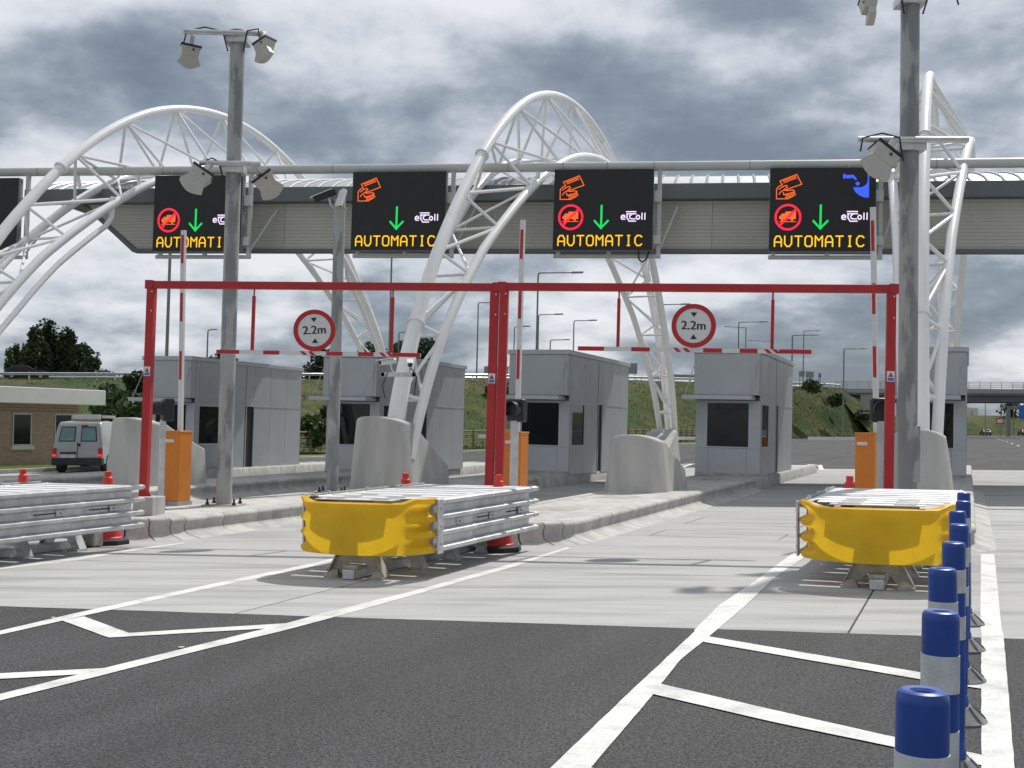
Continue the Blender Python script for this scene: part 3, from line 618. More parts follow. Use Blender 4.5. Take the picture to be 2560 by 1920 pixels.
# ---- arches
OUT = [(0, 11.77), (1.2, 11.70), (2.4, 11.48), (3.4, 11.18), (4.25, 10.84), (5.5, 10.15), (6.55, 9.40), (7.5, 8.60), (8.5, 7.62), (9.4, 6.65), (10.3, 5.52), (11.1, 4.3), (11.75, 3.0), (12.15, 1.9), (12.4, 1.0)]
def resample(pts, step):
    P = [Vector(p) for p in pts]; d = [0]
    for a, b in zip(P, P[1:]): d.append(d[-1] + (b - a).length)
    n = round(d[-1] / step); o = []
    for k in range(n + 1):
        s = d[-1] * k / n; i = max(j for j in range(len(d)) if d[j] <= s + 1e-9); i = min(i, len(P) - 2)
        o.append(P[i].lerp(P[i + 1], (s - d[i]) / (d[i + 1] - d[i])))
    return o
def smooth(pts, it=3):
    P = [Vector(p) for p in pts]
    for _ in range(it): P = [P[0]] + [(P[i - 1] + P[i] * 2 + P[i + 1]) / 4 for i in range(1, len(P) - 1)] + [P[-1]]
    return P
full = [(-x, z) for x, z in reversed(OUT)] + OUT[1:]
dense = smooth(resample([Vector((0, x, z)) for x, z in full], 0.35), 4)
def dep(z): 
    T = [(0.5, 0.24), (1.5, 0.34), (4, 0.58), (6.5, 0.92), (9, 1.42), (11.8, 1.95)]
    for (a, p), (b, q) in zip(T, T[1:]):
        if z <= b: return p + (q - p) * max(0, (z - a)) / (b - a)
    return T[-1][1]
def arch(u, v, lab, pipes):
    t = thing('lattice_arch', lab, 'arch', W(u, v), (0, 0, -TH), 'white lattice arches over the canopy')
    n = len(dense); inner = {-1: [], 1: []}
    for i, p in enumerate(dense):
        tg = (dense[min(i + 1, n - 1)] - dense[max(i - 1, 0)]).normalized(); nm = Vector((0, tg.z, -tg.y))
        if nm.z > 0 and i in (n // 2,): nm = -nm
        nm = Vector((0, tg.z, -tg.y)); d_ = dep(p.z)
        for s in (-1, 1): inner[s].append(p + nm * d_ + Vector((s * (0.14 + 0.48 * d_), 0, 0)))
    MB().tube(dense, [0.128 + 0.05 * max(0, min(1, (9 - p.z) / 7)) for p in dense], 16).build('outer_chord', M['white'], t)
    for s in (-1, 1): MB().tube(inner[s], 0.115, 14).build('inner_chord', M['white'], t)
    st = [4]; acc = 0.0
    for i in range(5, n // 2 + 1):
        acc += (dense[i] - dense[i - 1]).length
        if acc >= 1.25 + 1.15 * dense[i].z / 11.8: st.append(i); acc = 0.0
    st = st + [n - 1 - i for i in reversed(st) if i < n // 2 - 2]
    for k in (9, 26, n - 27, n - 10):
        tg = (dense[k + 1] - dense[k]).normalized(); MB().tube([dense[k] - tg * 0.025, dense[k] + tg * 0.025], 0.205 if dense[k].z < 6 else 0.185, 16).build('splice_ring', M['white'], t)
    for a, k in enumerate(st):
        for s in (-1, 1):
            rod('brace', dense[k], inner[s][k], 0.042, M['white'], t)
            if a + 1 < len(st):
                k2 = st[a + 1]
                rod('brace', dense[k] if k < n / 2 else dense[k2], inner[s][k2] if k < n / 2 else inner[s][k], 0.042, M['white'], t)
        rod('brace', inner[-1][k], inner[1][k], 0.036, M['white'], t)
        if a + 1 < len(st): rod('brace', inner[-1][k] if a % 2 else inner[1][k], inner[1][st[a + 1]] if a % 2 else inner[-1][st[a + 1]], 0.036, M['white'], t)
    for end in pipes:
        ids = [i for i in range(n) if (dense[i].y < 0) == (end < 0) and dense[i].z < 8.1]
        ids = sorted(ids, key=lambda i: dense[i].z)
        pts = [inner[1][i] + Vector((0.06, -0.50 * (1 if end > 0 else -1) * min(1, dense[i].z / 5), -0.12)) for i in ids]
        pts = [p for p in pts if p.z > 1.1]
        top = pts[-1]
        pts += [top + Vector((0, 0.22 * (1 if end < 0 else -1), 0.26)), top + Vector((0, 0.28 * (1 if end < 0 else -1), 0.85))]
        MB().tube(pts, 0.075, 10).build('downpipe', M['white'], t)
    return t
def au(v): return (36.1 + 0.1994 * v) / 0.9799
arch(31.85, -22.6, 'white lattice arch at the left, its near leg leaving the photo', (-1, 1))
arch(34.5, -11.45, 'white lattice arch in the middle, rising from the concrete block', (1,))
arch(36.55, -0.9, 'white lattice arch at the right, seen edge on behind the tall pole', ())

# ---- gantry tube
gp0 = Vector((-19.5, 34.1, 9.07)); gp1 = Vector((18.0, 27.5, 8.02))
gt = thing('gantry_tube', 'long grey horizontal tube carrying the lane displays across the photo', 'gantry', (0, 0, 0))
MB().tube([gp0, gp1], 0.122, 24).build('tube', M['tubegrey'], gt)
gd = (gp1 - gp0).normalized()
def on_tube(x): return gp0 + (gp1 - gp0) * ((x - gp0.x) / (gp1.x - gp0.x))
for x in (-13.6, -9.8, -4.9, -0.1, 1.35, 2.5, 3.7, 6.1, 10.6, 14):
    p = on_tube(x); MB().tube([p - gd * 0.008, p + gd * 0.008], 0.1235, 24).build('weld_ring', M['gutter'], gt)
for x in (-9.5, -7.9, -3.9, -2.6, 1.6, 3.1, 7.0, 8.5):
    p = on_tube(x); MB().cyl(p + Vector((0, -0.11, -0.06)), p + Vector((0, -0.15, -0.075)), 0.04, n=10).build('lifting_lug', M['tubegrey'], gt)
for v_, uu in ((-22.6, 26.0), (-11.45, 28.4), (-0.9, 30.5)):
    for s in (-1, 1):
        p = W(uu, v_ + s * 0.98); q = on_tube(p.x); MB().tube([q + Vector((0, 0, -0.1)), Vector((q.x + 0.03, q.y + 0.12, q.z - 0.42))], [0.05, 0.07], 10).build('saddle', M['white'], gt)

# ---- LED displays
def strokes(lst, wd, cx, cy, sx, sy, y=-0.006):
    """each polyline of picture units becomes flat bars in the display plane"""
    res = []
    for pl in lst:
        pts = [Vector(((a - cx) / sx, 0, (cy - b) / sy)) for a, b in pl]; m = MB()
        for k, (p, q) in enumerate(zip(pts, pts[1:])):
            d = (q - p).normalized(); nn = Vector((-d.z, 0, d.x)) * wd / 2; e = d * wd * 0.42
            yy = y - 0.0002 * (k % 3)
            m.ext([(a.x, yy, a.z) for a in (p - e - nn, q + e - nn, q + e + nn, p - e + nn)], (0, 0.004, 0))
        res.append(m)
    return res
def join(ms):
    r = MB()
    for m in ms: r.add(m.v, m.f)
    return r
GL = {'A': [[(0, 180), (0, 60), (35, 0), (95, 0), (130, 60), (130, 180)], [(0, 105), (130, 105)]], 'U': [[(0, 0), (0, 130), (40, 180), (90, 180), (130, 130), (130, 0)]],
      'T': [[(0, 0), (130, 0)], [(65, 0), (65, 180)]], 'O': [[(30, 0), (100, 0), (130, 35), (130, 145), (100, 180), (30, 180), (0, 145), (0, 35), (30, 0)]],
      'M': [[(0, 180), (0, 0), (65, 75), (130, 0), (130, 180)]], 'I': [[(65, 0), (65, 180)], [(45, 0), (85, 0)], [(45, 180), (85, 180)]], 'C': [[(130, 25), (100, 0), (40, 0), (0, 50), (0, 130), (40, 180), (100, 180), (130, 155)]]}
def circ(cx, cy, rx, ry, n=28): return [(cx + rx * math.cos(2 * math.pi * k / n), cy + ry * math.sin(2 * math.pi * k / n)) for k in range(n + 1)]
def led(loc, lab, card, truck, basket, on=True, wd=2.6):
    ht = 2.13
    t = thing('lane_display', lab, 'display sign', loc, rot(-AL, R(1.45)), 'LED lane displays hanging from the gantry')
    sx, sy, cx, cy = 675.0, 669.0, 1037.0, 1550.0
    c = MB().box(-wd / 2, wd / 2, 0.003, 0.22, 0, ht).build('casing', M['casing'], t, bevel=0.01)
    MB().box(-wd / 2 + 0.004, wd / 2 - 0.004, -0.001, 0.006, 0.004, ht - 0.004).build('display_face', M['ledface'], t)
    if on:
        for k, ch in enumerate('AUTOMATIC'):
            pl = [[(a * 0.88 + 254 + k * 169.5, b * 0.96 + 1293) for a, b in q] for q in GL[ch]]
            join(strokes(pl, 0.034, cx, cy, sx, sy)).build('letter', M['amber'], t)
        join(strokes([[(1012, 772), (1010, 1165)], [(893, 1035), (1008, 1160), (1128, 1035)]], 0.052, cx, cy, sx, sy)).build('arrow', M['ledgreen'], t)
        lg = [[(1362, 972), (1425, 972), (1418, 945), (1392, 935), (1365, 950), (1360, 985), (1375, 1008), (1422, 1008)], [(1450, 878), (1615, 878)], [(1455, 915), (1615, 915)],
              [(1465, 915), (1460, 985), (1500, 1042), (1612, 1042)], [(1540, 925), (1508, 950), (1508, 985), (1540, 1003), (1600, 1003)], circ(1652, 975, 28, 34, 14), [(1722, 905), (1722, 1010)], [(1772, 905), (1772, 1010)]]
        join(strokes(lg, 0.028, cx, cy, sx, sy)).build('logo', M['ledwhite'], t)
    if truck:
        join(strokes([circ(470, 970, 205, 208), [(612, 822), (328, 1118)]], 0.056, cx, cy, sx, sy, -0.010)).build('prohibition_ring', M['ledred'], t)
        f = lambda a, b: ((a - cx) / sx, -0.004, (cy - b) / sy)
        m = MB().ext([f(*p) for p in ((428, 872), (602, 872), (602, 1000), (560, 1000), (560, 1030), (520, 1030), (520, 1000), (395, 1000), (395, 1040), (355, 1040), (355, 1000), (325, 1000), (325, 955), (345, 940), (372, 905), (428, 905))], (0, 0.003, 0))
        m.build('truck_symbol', M['ledorange'], t)
        join(strokes([[(330, 1045), (600, 1045)]], 0.018, cx, cy, sx, sy)).build('ground_line', M['ledorange'], t)
    if card:
        cl = [[(325, 350), (605, 240), (690, 408), (430, 500)], [(325, 350), (365, 420)], [(378, 352), (585, 275)], [(390, 380), (600, 300)],
              [(365, 415), (310, 440), (272, 485), (272, 655), (462, 655), (582, 590)], [(312, 492), (360, 455), (430, 425), (455, 448), (400, 500), (345, 535), (312, 578)],
              [(400, 505), (440, 515), (550, 505), (572, 525), (545, 545), (420, 590)], [(385, 545), (395, 585), (560, 545), (590, 575)], [(430, 610), (560, 570)], [(425, 640), (555, 600)]]
        join(strokes(cl, 0.021, cx, cy, sx, sy)).build('card_symbol', M['ledorange'], t)
    if basket:
        bx, by, bcx, bcy = 708.0, 681.0, 1070.0, 1555.0; f = lambda a, b: ((a - bcx) / bx, -0.004, (bcy - b) / by)
        MB().ext([f(*p) for p in ((1600, 455), (1740, 455), (1800, 425), (1842, 370), (1842, 225), (1867, 225), (1867, 632), (1780, 628), (1700, 590), (1640, 540), (1605, 485))], (0, 0.003, 0)).build('basket_symbol', M['ledblue'], t)
        MB().ext([f(*p) for p in ((1630, 390), (1670, 352), (1716, 390), (1670, 432))], (0, 0.003, 0)).build('coin_symbol', M['ledblue'], t)
        MB().ext([f(*p) for p in ((1422, 222), (1460, 222), (1462, 245), (1490, 240), (1510, 240), (1600, 240), (1660, 315), (1640, 335), (1580, 290), (1520, 300), (1485, 300), (1460, 280), (1460, 302), (1422, 302))], (0, 0.003, 0)).build('flow_symbol', M['ledblue'], t)
    # hanging frame
    x = wd / 2 + 0.14
    MB().box(x - 0.055, x + 0.055, 0.20, 0.30, -0.14, ht + 0.2).build('hanger_post', M['tubegrey'], t, bevel=0.01)
    MB().box(wd / 2 + 0.002, x + 0.06, 0.10, 0.30, ht - 0.85, ht - 0.55).build('side_bracket', M['tubegrey'], t, bevel=0.01)
    MB().box(wd / 2 + 0.002, x + 0.06, 0.10, 0.30, 0.18, 0.42).build('side_bracket', M['tubegrey'], t, bevel=0.01)
    MB().tube([(-wd / 2 + 0.0, 0.24, -0.12), (wd / 2 + 0.20, 0.24, -0.12)], 0.055, 12).build('bottom_rail', M['tubegrey'], t)
    for xx in (-wd / 2 + 0.12, 0.15): MB().box(xx - 0.05, xx + 0.05, 0.19, 0.29, -0.10, 0.0).build('rail_stub', M['tubegrey'], t)
    rod('strut', (x, 0.25, 0.0), (x + 0.45, 1.1, 1.35), 0.035, M['tubegrey'], t)
    return t
led((-8.76, 31.95, 6.455), 'lit lane display with truck ban but no card symbol, left behind the camera pole', False, True, False)
led((-3.09, 30.93, 6.34), 'lit lane display with card symbol and no truck ban, left of the central arch', True, False, False)
led((2.33, 29.99, 6.21), 'lit lane display with card and truck ban symbols, right of the central arch', True, True, False)
led((7.78, 29.04, 6.05), 'lit lane display with blue coin basket symbol at the right', True, True, True)
led((-15.42, 33.1, 6.60), 'dark unlit lane display at the left edge of the photo', False, False, False, False)
# cable loop under a display
tag(MB().tube([(3.25, 29.85, 6.25), (3.27, 29.82, 5.95), (3.36, 29.82, 5.88), (3.46, 29.84, 5.96), (3.52, 29.86, 6.12), (3.62, 29.9, 6.3)], 0.022, 8).build('hanging_cable', M['cable']), 'black cable loop hanging under the display right of the central arch', 'cable')

# ---- canopy
cp = thing('toll_canopy', 'long flat canopy with beige ribbed side and dark gutter over the booths', 'canopy', (0, 31.68, 0), rot(-AL, R(1.45)))
xl, xr = -11.27, 23.0
pw = 3.0; x = xl; first = True
zb_, zt_ = 6.50, 7.80
def clad_mesh(x0, x1, slant=False):
    m = MB(); nr = 14; prof = []
    for k in range(nr):
        z = zb_ + (zt_ - zb_) * k / nr; h_ = (zt_ - zb_) / nr
        prof += [(0.0, z), (0.0, z + h_ * 0.62), (-0.022, z + h_ * 0.72), (-0.022, z + h_ * 0.92)]
    prof.append((0.0, zt_))
    rows = []
    for yy, z in prof:
        xa = x0 - (1.63 * (z - zb_) / (zt_ - zb_) if slant else 0); rows.append([(xa, yy, z), (x1, yy, z)])
    return m.grid(rows)
clad_mesh(xl, xl + 1.5, True).build('cladding_panel', M['clad'], cp, ang=20)
x = xl + 1.5; me_ = clad_mesh(0.004, pw - 0.004).mesh('cladding_panel', M['clad'], 20)
while x < xr: inst('cladding_panel', me_, cp, loc=(x, 0, 0)); x += pw
MB().ext([(xl - 0.06, -0.05, zb_ - 0.10), (xr, -0.05, zb_ - 0.10), (xr, -0.05, zb_), (xl - 0.02, -0.05, zb_), (xl - 1.65, -0.05, zt_), (xl - 1.80, -0.05, zt_), (xl - 0.12, -0.05, zb_ - 0.10)], (0, 0.3, 0)).build('lower_trim', M['soffit'], cp)
MB().ext([(xl - 3.5, -0.30, zt_), (xr, -0.30, zt_), (xr, -0.30, zt_ + 0.42), (xl - 3.5, -0.30, zt_ + 0.42)], (0, 0.28, 0)).build('gutter', M['gutter'], cp, bevel=0.02)
MB().grid([[(xl, 0.2, zb_ - 0.02), (xr, 0.2, zb_ - 0.02)], [(xl - 0.8, 3.0, 7.35), (xr, 3.0, 7.35)], [(xl - 1.8, 8.9, 8.12), (xr, 8.9, 8.12)]]).build('soffit', M['soffit'], cp)
MB().box(xl - 3.5, xr, -0.02, 8.9, zt_ + 0.33, zt_ + 0.40).build('roof_deck', M['soffit'], cp)
def rz_(y): return zt_ + 0.38 + 1.0 * math.sin(math.pi * max(0, min(1, (y + 0.1) / 9.1))) ** 0.8
ys = [-0.1 + 9.1 * k / 16 for k in range(17)]
MB().grid([[(xx, y, rz_(y)) for xx in (xl - 3.5, xr)] for y in ys]).build('roof_sheet', M['roofmetal'], cp)
rib = MB().tube([(0, y, rz_(y) + 0.02) for y in ys], 0.035, 5).mesh('roof_rib', M['roofmetal'])
x = xl - 3.4
while x < xr: inst('roof_rib', rib, cp, loc=(x, 0, 0)); x += 0.42

# ---- booths
def make_booth():
    t = thing('toll_booth', '', 'toll booth')
    L, hw, H_ = 6.0, 0.88, 3.42
    MB().box(-hw + 0.04, hw - 0.04, 1.75, L - 0.035, 0.02, H_).build('core', M['dark'], t)
    MB().box(-hw + 0.04, hw - 0.04, 0.03, 1.75, 0.01, 0.05).build('floor', M['soffit'], t); MB().box(-hw + 0.04, hw - 0.04, 0.03, 1.75, 2.12, 2.2).build('ceiling', M['soffit'], t)
    MB().box(-hw + 0.06, hw - 0.06, 0.08, 0.62, 0.74, 0.79).build('desk', M['wood'], t)
    MB().box(-0.34, -0.02, 0.30, 0.36, 0.86, 1.14).build('monitor', M['black'], t, bevel=0.01); MB().box(0.26, 0.48, 0.18, 0.40, 0.79, 0.96).build('till', M['casing'], t, bevel=0.02)
    MB().box(0.06, 0.46, 0.95, 1.03, 0.6, 1.25).build('chair_back', M['gutter'], t, bevel=0.04); MB().box(0.1, 0.42, 1.45, 1.5, 1.3, 1.75).build('notice', M['signwhite'], t)
    # side panels, both sides
    ycut = [0.0, 0.14, 1.42, 2.05, 2.70]; 
    for s in (-1, 1):
        xa, xb = s * hw, s * (hw - 0.035)
        x0, x1 = min(xa, xb), max(xa, xb)
        def pn(y0, y1, z0, z1): MB().box(x0, x1, y0 + 0.005, y1 - 0.005, z0 + 0.005, z1 - 0.005).build('wall_panel', M['booth'], t)
        pn(0.0, 0.16, 0, 3.40); pn(1.36, 2.62, 0, 2.07); pn(0.16, 1.36, 0, 0.80); pn(0.16, 1.36, 2.03, 2.07)
        pn(0.16, 1.36, 2.07, 3.40); pn(1.36, 2.62, 2.07, 3.40); pn(2.62, 3.12, 2.07, 3.40)
        for a, b in ((3.12, 4.08), (4.08, 5.04), (5.04, 6.0)): pn(a, b, 0, 2.07); pn(a, b, 2.07, 3.40)
        wn = MB().box(s * (hw - 0.026) - 0.006, s * (hw - 0.026) + 0.006, 0.20, 1.32, 0.84, 2.0).build('side_window', M['pane'], t)
        for a, b, c, d in ((0.155, 0.20, 0.80, 2.04), (1.32, 1.365, 0.80, 2.04)): MB().box(s * hw - 0.008, s * hw + 0.008, a, b, c, d).build('window_frame', M['boothtrim'], wn)
        for c, d in ((0.795, 0.84), (2.0, 2.045)): MB().box(s * hw - 0.009, s * hw + 0.009, 0.155, 1.365, c, d).build('window_frame', M['boothtrim'], wn)
        MB().box(s * hw - 0.005, s * hw + 0.012, 2.66, 2.70, 0.02, 3.36).build('downpipe', M['boothtrim'], t)
        MB().box(s * hw - 0.004, s * hw + 0.01, 0.0, L, 2.055, 2.085).build('rail_trim', M['boothtrim'], t)
    # front
    fw_ = 0.60
    MB().box(-hw, hw, -0.03, 0.02, 0.0, 0.78).build('front_panel', M['booth'], t)
    for s in (-1, 1): MB().box(s * 0.74 - 0.14, s * 0.74 + 0.14, -0.031, 0.02, 0.785, 2.10).build('front_post', M['booth'], t)
    MB().box(-0.60, 0.60, -0.006, 0.004, 0.79, 2.03).build('front_window', M['pane'], t)
    MB().box(-0.60, 0.60, -0.031, 0.0, 2.03, 2.10).build('window_header', M['boothtrim'], t)
    MB().box(-hw - 0.02, hw - 0.01, -0.26, 0.03, 2.24, 3.40).build('upper_fascia', M['booth'], t, bevel=0.012)
    for s in (-1, 1): MB().box(s * 0.74 - 0.02, s * 0.74 + 0.02, -0.275, -0.26, 2.26, 3.38).build('fascia_trim', M['boothtrim'], t)
    aw = MB().box(-hw - 0.28, hw - 0.14, -0.62, 0.0, 2.11, 2.225).build('awning', M['boothtrim'], t, bevel=0.01)
    rod('stay', (-hw - 0.22, -0.5, 2.20), (-hw - 0.03, -0.24, 3.05), 0.012, M['boothtrim'], aw); rod('stay', (hw - 0.3, -0.58, 2.20), (hw - 0.04, -0.26, 3.2), 0.012, M['boothtrim'], aw)
    MB().box(-hw - 0.06, hw + 0.05, -0.30, L + 0.05, 3.40, 3.53).build('roof', M['boothtrim'], t, bevel=0.01)
    MB().box(-hw, hw, L - 0.03, L, 0, 3.40).build('rear_panel', M['booth'], t)
    for a, b, c, e in ((-0.60, -0.565, 0.79, 2.03), (0.565, 0.60, 0.79, 2.03), (-0.565, 0.565, 0.79, 0.825)): MB().box(a, b, -0.036, -0.007, c, e).build('window_frame', M['boothtrim'], t)
    MB().box(-hw - 0.004, hw + 0.004, -0.036, 0.05, 0.0, 0.10).build('kick_plate', M['galvd'], t)
    for xs in (-0.52, 0.52): MB().box(xs - 0.004, xs + 0.004, -0.0325, -0.0295, 0.1, 0.785).build('panel_seam', M['gutter'], t)
    MB().box(-0.02, 0.02, L - 0.2, L - 0.1, 3.53, 3.62).build('roof_vent', M['boothtrim'], t)
    MB().box(hw - 0.001, hw + 0.02, 1.30, 1.34, 3.1, 3.2).build('lamp', M['boothtrim'], t)
    return t
bo = make_booth()
for i, (u_, v_, lab) in enumerate([(31.15, -11.43, 'grey toll booth in the middle behind the central red post'), (29.35, -22.86, 'grey toll booth furthest left, behind the camera pole'),
                                   (29.85, -16.78, 'grey toll booth behind the central arch leg and thin pole'), (31.6, -6.15, 'grey toll booth right of centre with its wide dark front window'),
                                   (32.9, -0.98, 'grey toll booth at the right, behind the right arch leg')]):
    o = bo if i == 0 else copy_tree(bo)
    o.location = W(u_, v_, 0.285); o.rotation_euler = rot(-TH, R(1.3)); tag(o, lab, 'toll booth', 'grey toll booths under the canopy')
    o.scale = (1, 1, 0.985 if i else 1.0)

# ---- poles with lane antennas and cameras
def antenna(loc, lab, M3, sc_=1.0):
    t = thing('lane_antenna', lab, 'antenna', loc, M3.to_euler(), 'beige lane antennas on the poles'); t.scale = (sc_,) * 3
    # hangs below its origin; local -Z is down the housing, local X its wide side
    MB().box(-0.04, 0.04, -0.05, 0.05, -0.14, 0.04).build('bracket', M['galvb'], t, bevel=0.01)
    MB().ext([(-0.17, -0.13, -0.14), (0.17, -0.13, -0.14), (0.17, 0.13, -0.14), (-0.17, 0.13, -0.14)], (0, 0, -0.03)).build('lid', M['black'], t)
    m = MB(); a = [(-0.16, -0.12), (0.16, -0.12), (0.16, 0.12), (-0.16, 0.12)]; b = [(-0.13, -0.10), (0.13, -0.10), (0.13, 0.07), (-0.13, 0.07)]
    m.add([(x, y, -0.17) for x, y in a] + [(x, y, -0.34) for x, y in b], [(0, 1, 2, 3), (7, 6, 5, 4)] + [(i, (i + 1) % 4, 4 + (i + 1) % 4, 4 + i) for i in range(4)]); m.build('housing', M['beige'], t, bevel=0.01)
    arc = [(-0.13, -0.32), (0.13, -0.32), (0.19, -0.46)] + [(0.19 - 0.38 * k / 8, -0.46 - 0.075 * math.sin(math.pi * k / 8)) for k in range(1, 8)] + [(-0.19, -0.46)]
    MB().ext([(x, -0.095, z) for x, z in arc], (0, 0.10, 0)).build('curved_hood', M['beige'], t, bevel=0.006)
    MB().cyl((0.04, -0.118, -0.22), (0.04, -0.125, -0.22), 0.018, n=10).build('cable_gland', M['black'], t)
    return t
def RM(rx, ry, rz): return Matrix.Rotation(R(rz), 3, 'Z') @ Matrix.Rotation(R(ry), 3, 'Y') @ Matrix.Rotation(R(rx), 3, 'X')
def pole(loc, r, h, lab, arms, tilt):
    t = thing('equipment_pole', lab, 'pole', loc, rot(0, tilt), 'tall galvanised equipment poles')
    MB().cyl((0, 0, 0.02), (0, 0, h), r, r * 0.97, n=32).build('shaft', M['galv'], t)
    MB().cyl((0, 0, h - 0.05), (0, 0, h + 0.02), r * 1.06, n=32).build('cap_ring', M['galv'], t)
    bp = MB().box(-0.30, 0.30, -0.30, 0.30, 0, 0.022).build('base_plate', M['galvd'], t)
    for sx in (-1, 1):
        for sy in (-1, 1): MB().lathe([(0.035, 0.02), (0.03, 0.06), (0.018, 0.065), (0.018, 0.12), (0, 0.12)], 8, (sx * 0.22, sy * 0.22, 0)).build('anchor_bolt', M['black'], bp)
    MB().box(r * 0.2, r * 1.02, -r * 1.01, -r * 0.5, 0.55, 1.35).build('access_door', M['galv'], t, bevel=0.01)
    for z, x0, x1, yaw, slope in arms:
        Mx = Matrix.Rotation(R(yaw), 4, 'Z') @ Matrix.Rotation(R(slope), 4, 'Y')
        o = bpy.data.objects.new('cross_arm', MB().tube([(x0, 0, 0), (x1, 0, 0)], 0.045, 14).mesh('cross_arm', M['galvb'])); col.objects.link(o); o.parent = t; o.matrix_local = Matrix.Translation((0, -r - 0.05, z)) @ Mx
        MB().box(-r - 0.06, r + 0.06, -r - 0.035, r + 0.04, z - 0.14, z - 0.02).build('clamp', M['galvb'], t, bevel=0.01)
        MB().tube([(-r, -r, z - 0.3), (-r - 0.08, -r - 0.08, z + 0.02), (x0 * 0.6, -r - 0.1, z + 0.07), (x0 * 0.95, -r - 0.1, z + 0.0), (x0 * 1.0, -r - 0.12, z - 0.2)], 0.013, 6).build('cable', M['cable'], t)
        if z > 6.5: MB().tube([(r, -r, z - 0.3), (r + 0.08, -r - 0.08, z + 0.03), (x1 * 0.9, -r - 0.1, z + 0.06), (x1, -r - 0.12, z - 0.2)], 0.013, 6).build('cable', M['cable'], t)
    return t
pole((-4.81, 19.44, 0.29), 0.128, 8.0, 'tall galvanised pole at the left with two antenna crossbars', [(7.93, -0.84, 0.44, 8, -2.2), (5.72, -0.52, 0.48, 6, -1.5)], R(1.05))
pole((5.62, 16.55, 0.29), 0.135, 7.75, 'thick galvanised pole at the right running out of the top of the photo', [(7.55, -0.75, 0.6, -6, 0), (5.42, -0.78, 0.76, -4, 0)], R(0.95))
th = pole((-3.60, 23.3, 0.29), 0.115, 6.0, 'thin galvanised pole left of the central arch with cameras on top', [], R(1.1))
tp = lambda z, dx, dy=0.0: Vector((-4.81 + math.sin(R(1.05)) * z + dx, 19.44 + dy, 0.29 + z))
antenna(tp(7.90, -0.76, -0.05), 'beige lane antenna hanging at the left end of the top crossbar, left pole', RM(8, 6, 22), 1.0)
antenna(tp(7.92, 0.46, -0.12), 'beige lane antenna hanging at the right end of the top crossbar, left pole', RM(-6, -16, -35), 1.0)
antenna(tp(5.68, -0.36, -0.2), 'beige lane antenna hanging left on the lower crossbar, in front of the left display', RM(-18, 34, 8), 1.15)
antenna(tp(5.68, 0.36, -0.12), 'beige lane antenna hanging right on the lower crossbar of the left pole', RM(20, -38, 6), 1.15)
t3 = lambda z, dx, dy=0.0: Vector((5.62 + math.sin(R(0.95)) * z + dx, 16.55 + dy, 0.29 + z))
antenna(t3(7.62, -0.63, -0.1), 'beige lane antenna at the top of the right pole, seen edge on', RM(4, 8, 82), 1.0)
antenna(t3(5.36, -0.32, -0.2), 'large beige lane antenna on the crossbar of the right pole', RM(-16, 38, 4), 1.25)
def cctv(loc, lab, rz, tilt, hang=False, sc_=1.0, dark=False):
    t = thing('cctv_camera', lab, 'camera', loc, (0, 0, rz), 'small surveillance cameras'); t.scale = (sc_,) * 3
    Mx = Matrix.Rotation(tilt, 4, 'X')
    def pt(m, n, mt): o = bpy.data.objects.new(n, m.mesh(n, mt)); col.objects.link(o); o.parent = t; o.matrix_local = Mx; return o
    pt(MB().tube([(0, -0.20, 0), (0, 0.16, 0)], 0.055, 16), 'body', M['rubber'] if dark else M['signwhite'])
    pt(MB().ext([(-0.06, -0.25, 0.045), (0.06, -0.25, 0.045), (0.06, 0.12, 0.05), (-0.06, 0.12, 0.05)], (0, 0, 0.012)), 'sunshield', M['signwhite'])
    pt(MB().cyl((0, -0.205, 0), (0, -0.20, 0), 0.042, n=14), 'lens', M['black'])
    MB().tube([(0, 0.05, -0.04), (0, 0.08, -0.16), (0, 0.14, -0.2)], 0.02, 8).build('bracket', M['galvb'], t)
    return t
cctv((-3.74, 23.1, 6.25), 'grey surveillance camera pointing down left from the thin pole', R(-75), R(24), sc_=1.25, dark=True)
cctv((-3.42, 23.15, 6.22), 'white surveillance camera on top of the thin pole', R(-20), R(60), sc_=1.1)
cctv((-2.60, 24.35, 2.98), 'white surveillance camera pointing left from the central arch leg', R(-48), R(8), sc_=1.1)
cctv((-2.14, 24.3, 2.95), 'white surveillance camera pointing at the viewer from the central arch leg', R(6), R(14), sc_=1.1)

cb_ = thing('camera_bracket', 'galvanised bracket clamped round the central arch leg under the cameras', 'bracket', (-2.36, 24.5, 2.66), (0, 0, 0))
MB().box(-0.40, 0.34, -0.16, -0.08, 0.0, 0.10).build('plate', M['galvb'], cb_, bevel=0.008)
MB().box(-0.40, -0.32, -0.16, 0.30, 0.0, 0.10).build('side_arm', M['galvb'], cb_); MB().box(0.26, 0.34, -0.16, 0.30, 0.0, 0.10).build('side_arm', M['galvb'], cb_)
MB().tube([(-0.25, -0.15, 0.1), (-0.36, -0.2, -0.2), (-0.30, -0.16, -0.45)], 0.012, 6).build('cable', M['cable'], cb_); MB().tube([(0.2, -0.15, 0.25), (0.36, -0.2, 0.0), (0.30, -0.1, -0.4)], 0.012, 6).build('cable', M['cable'], cb_)

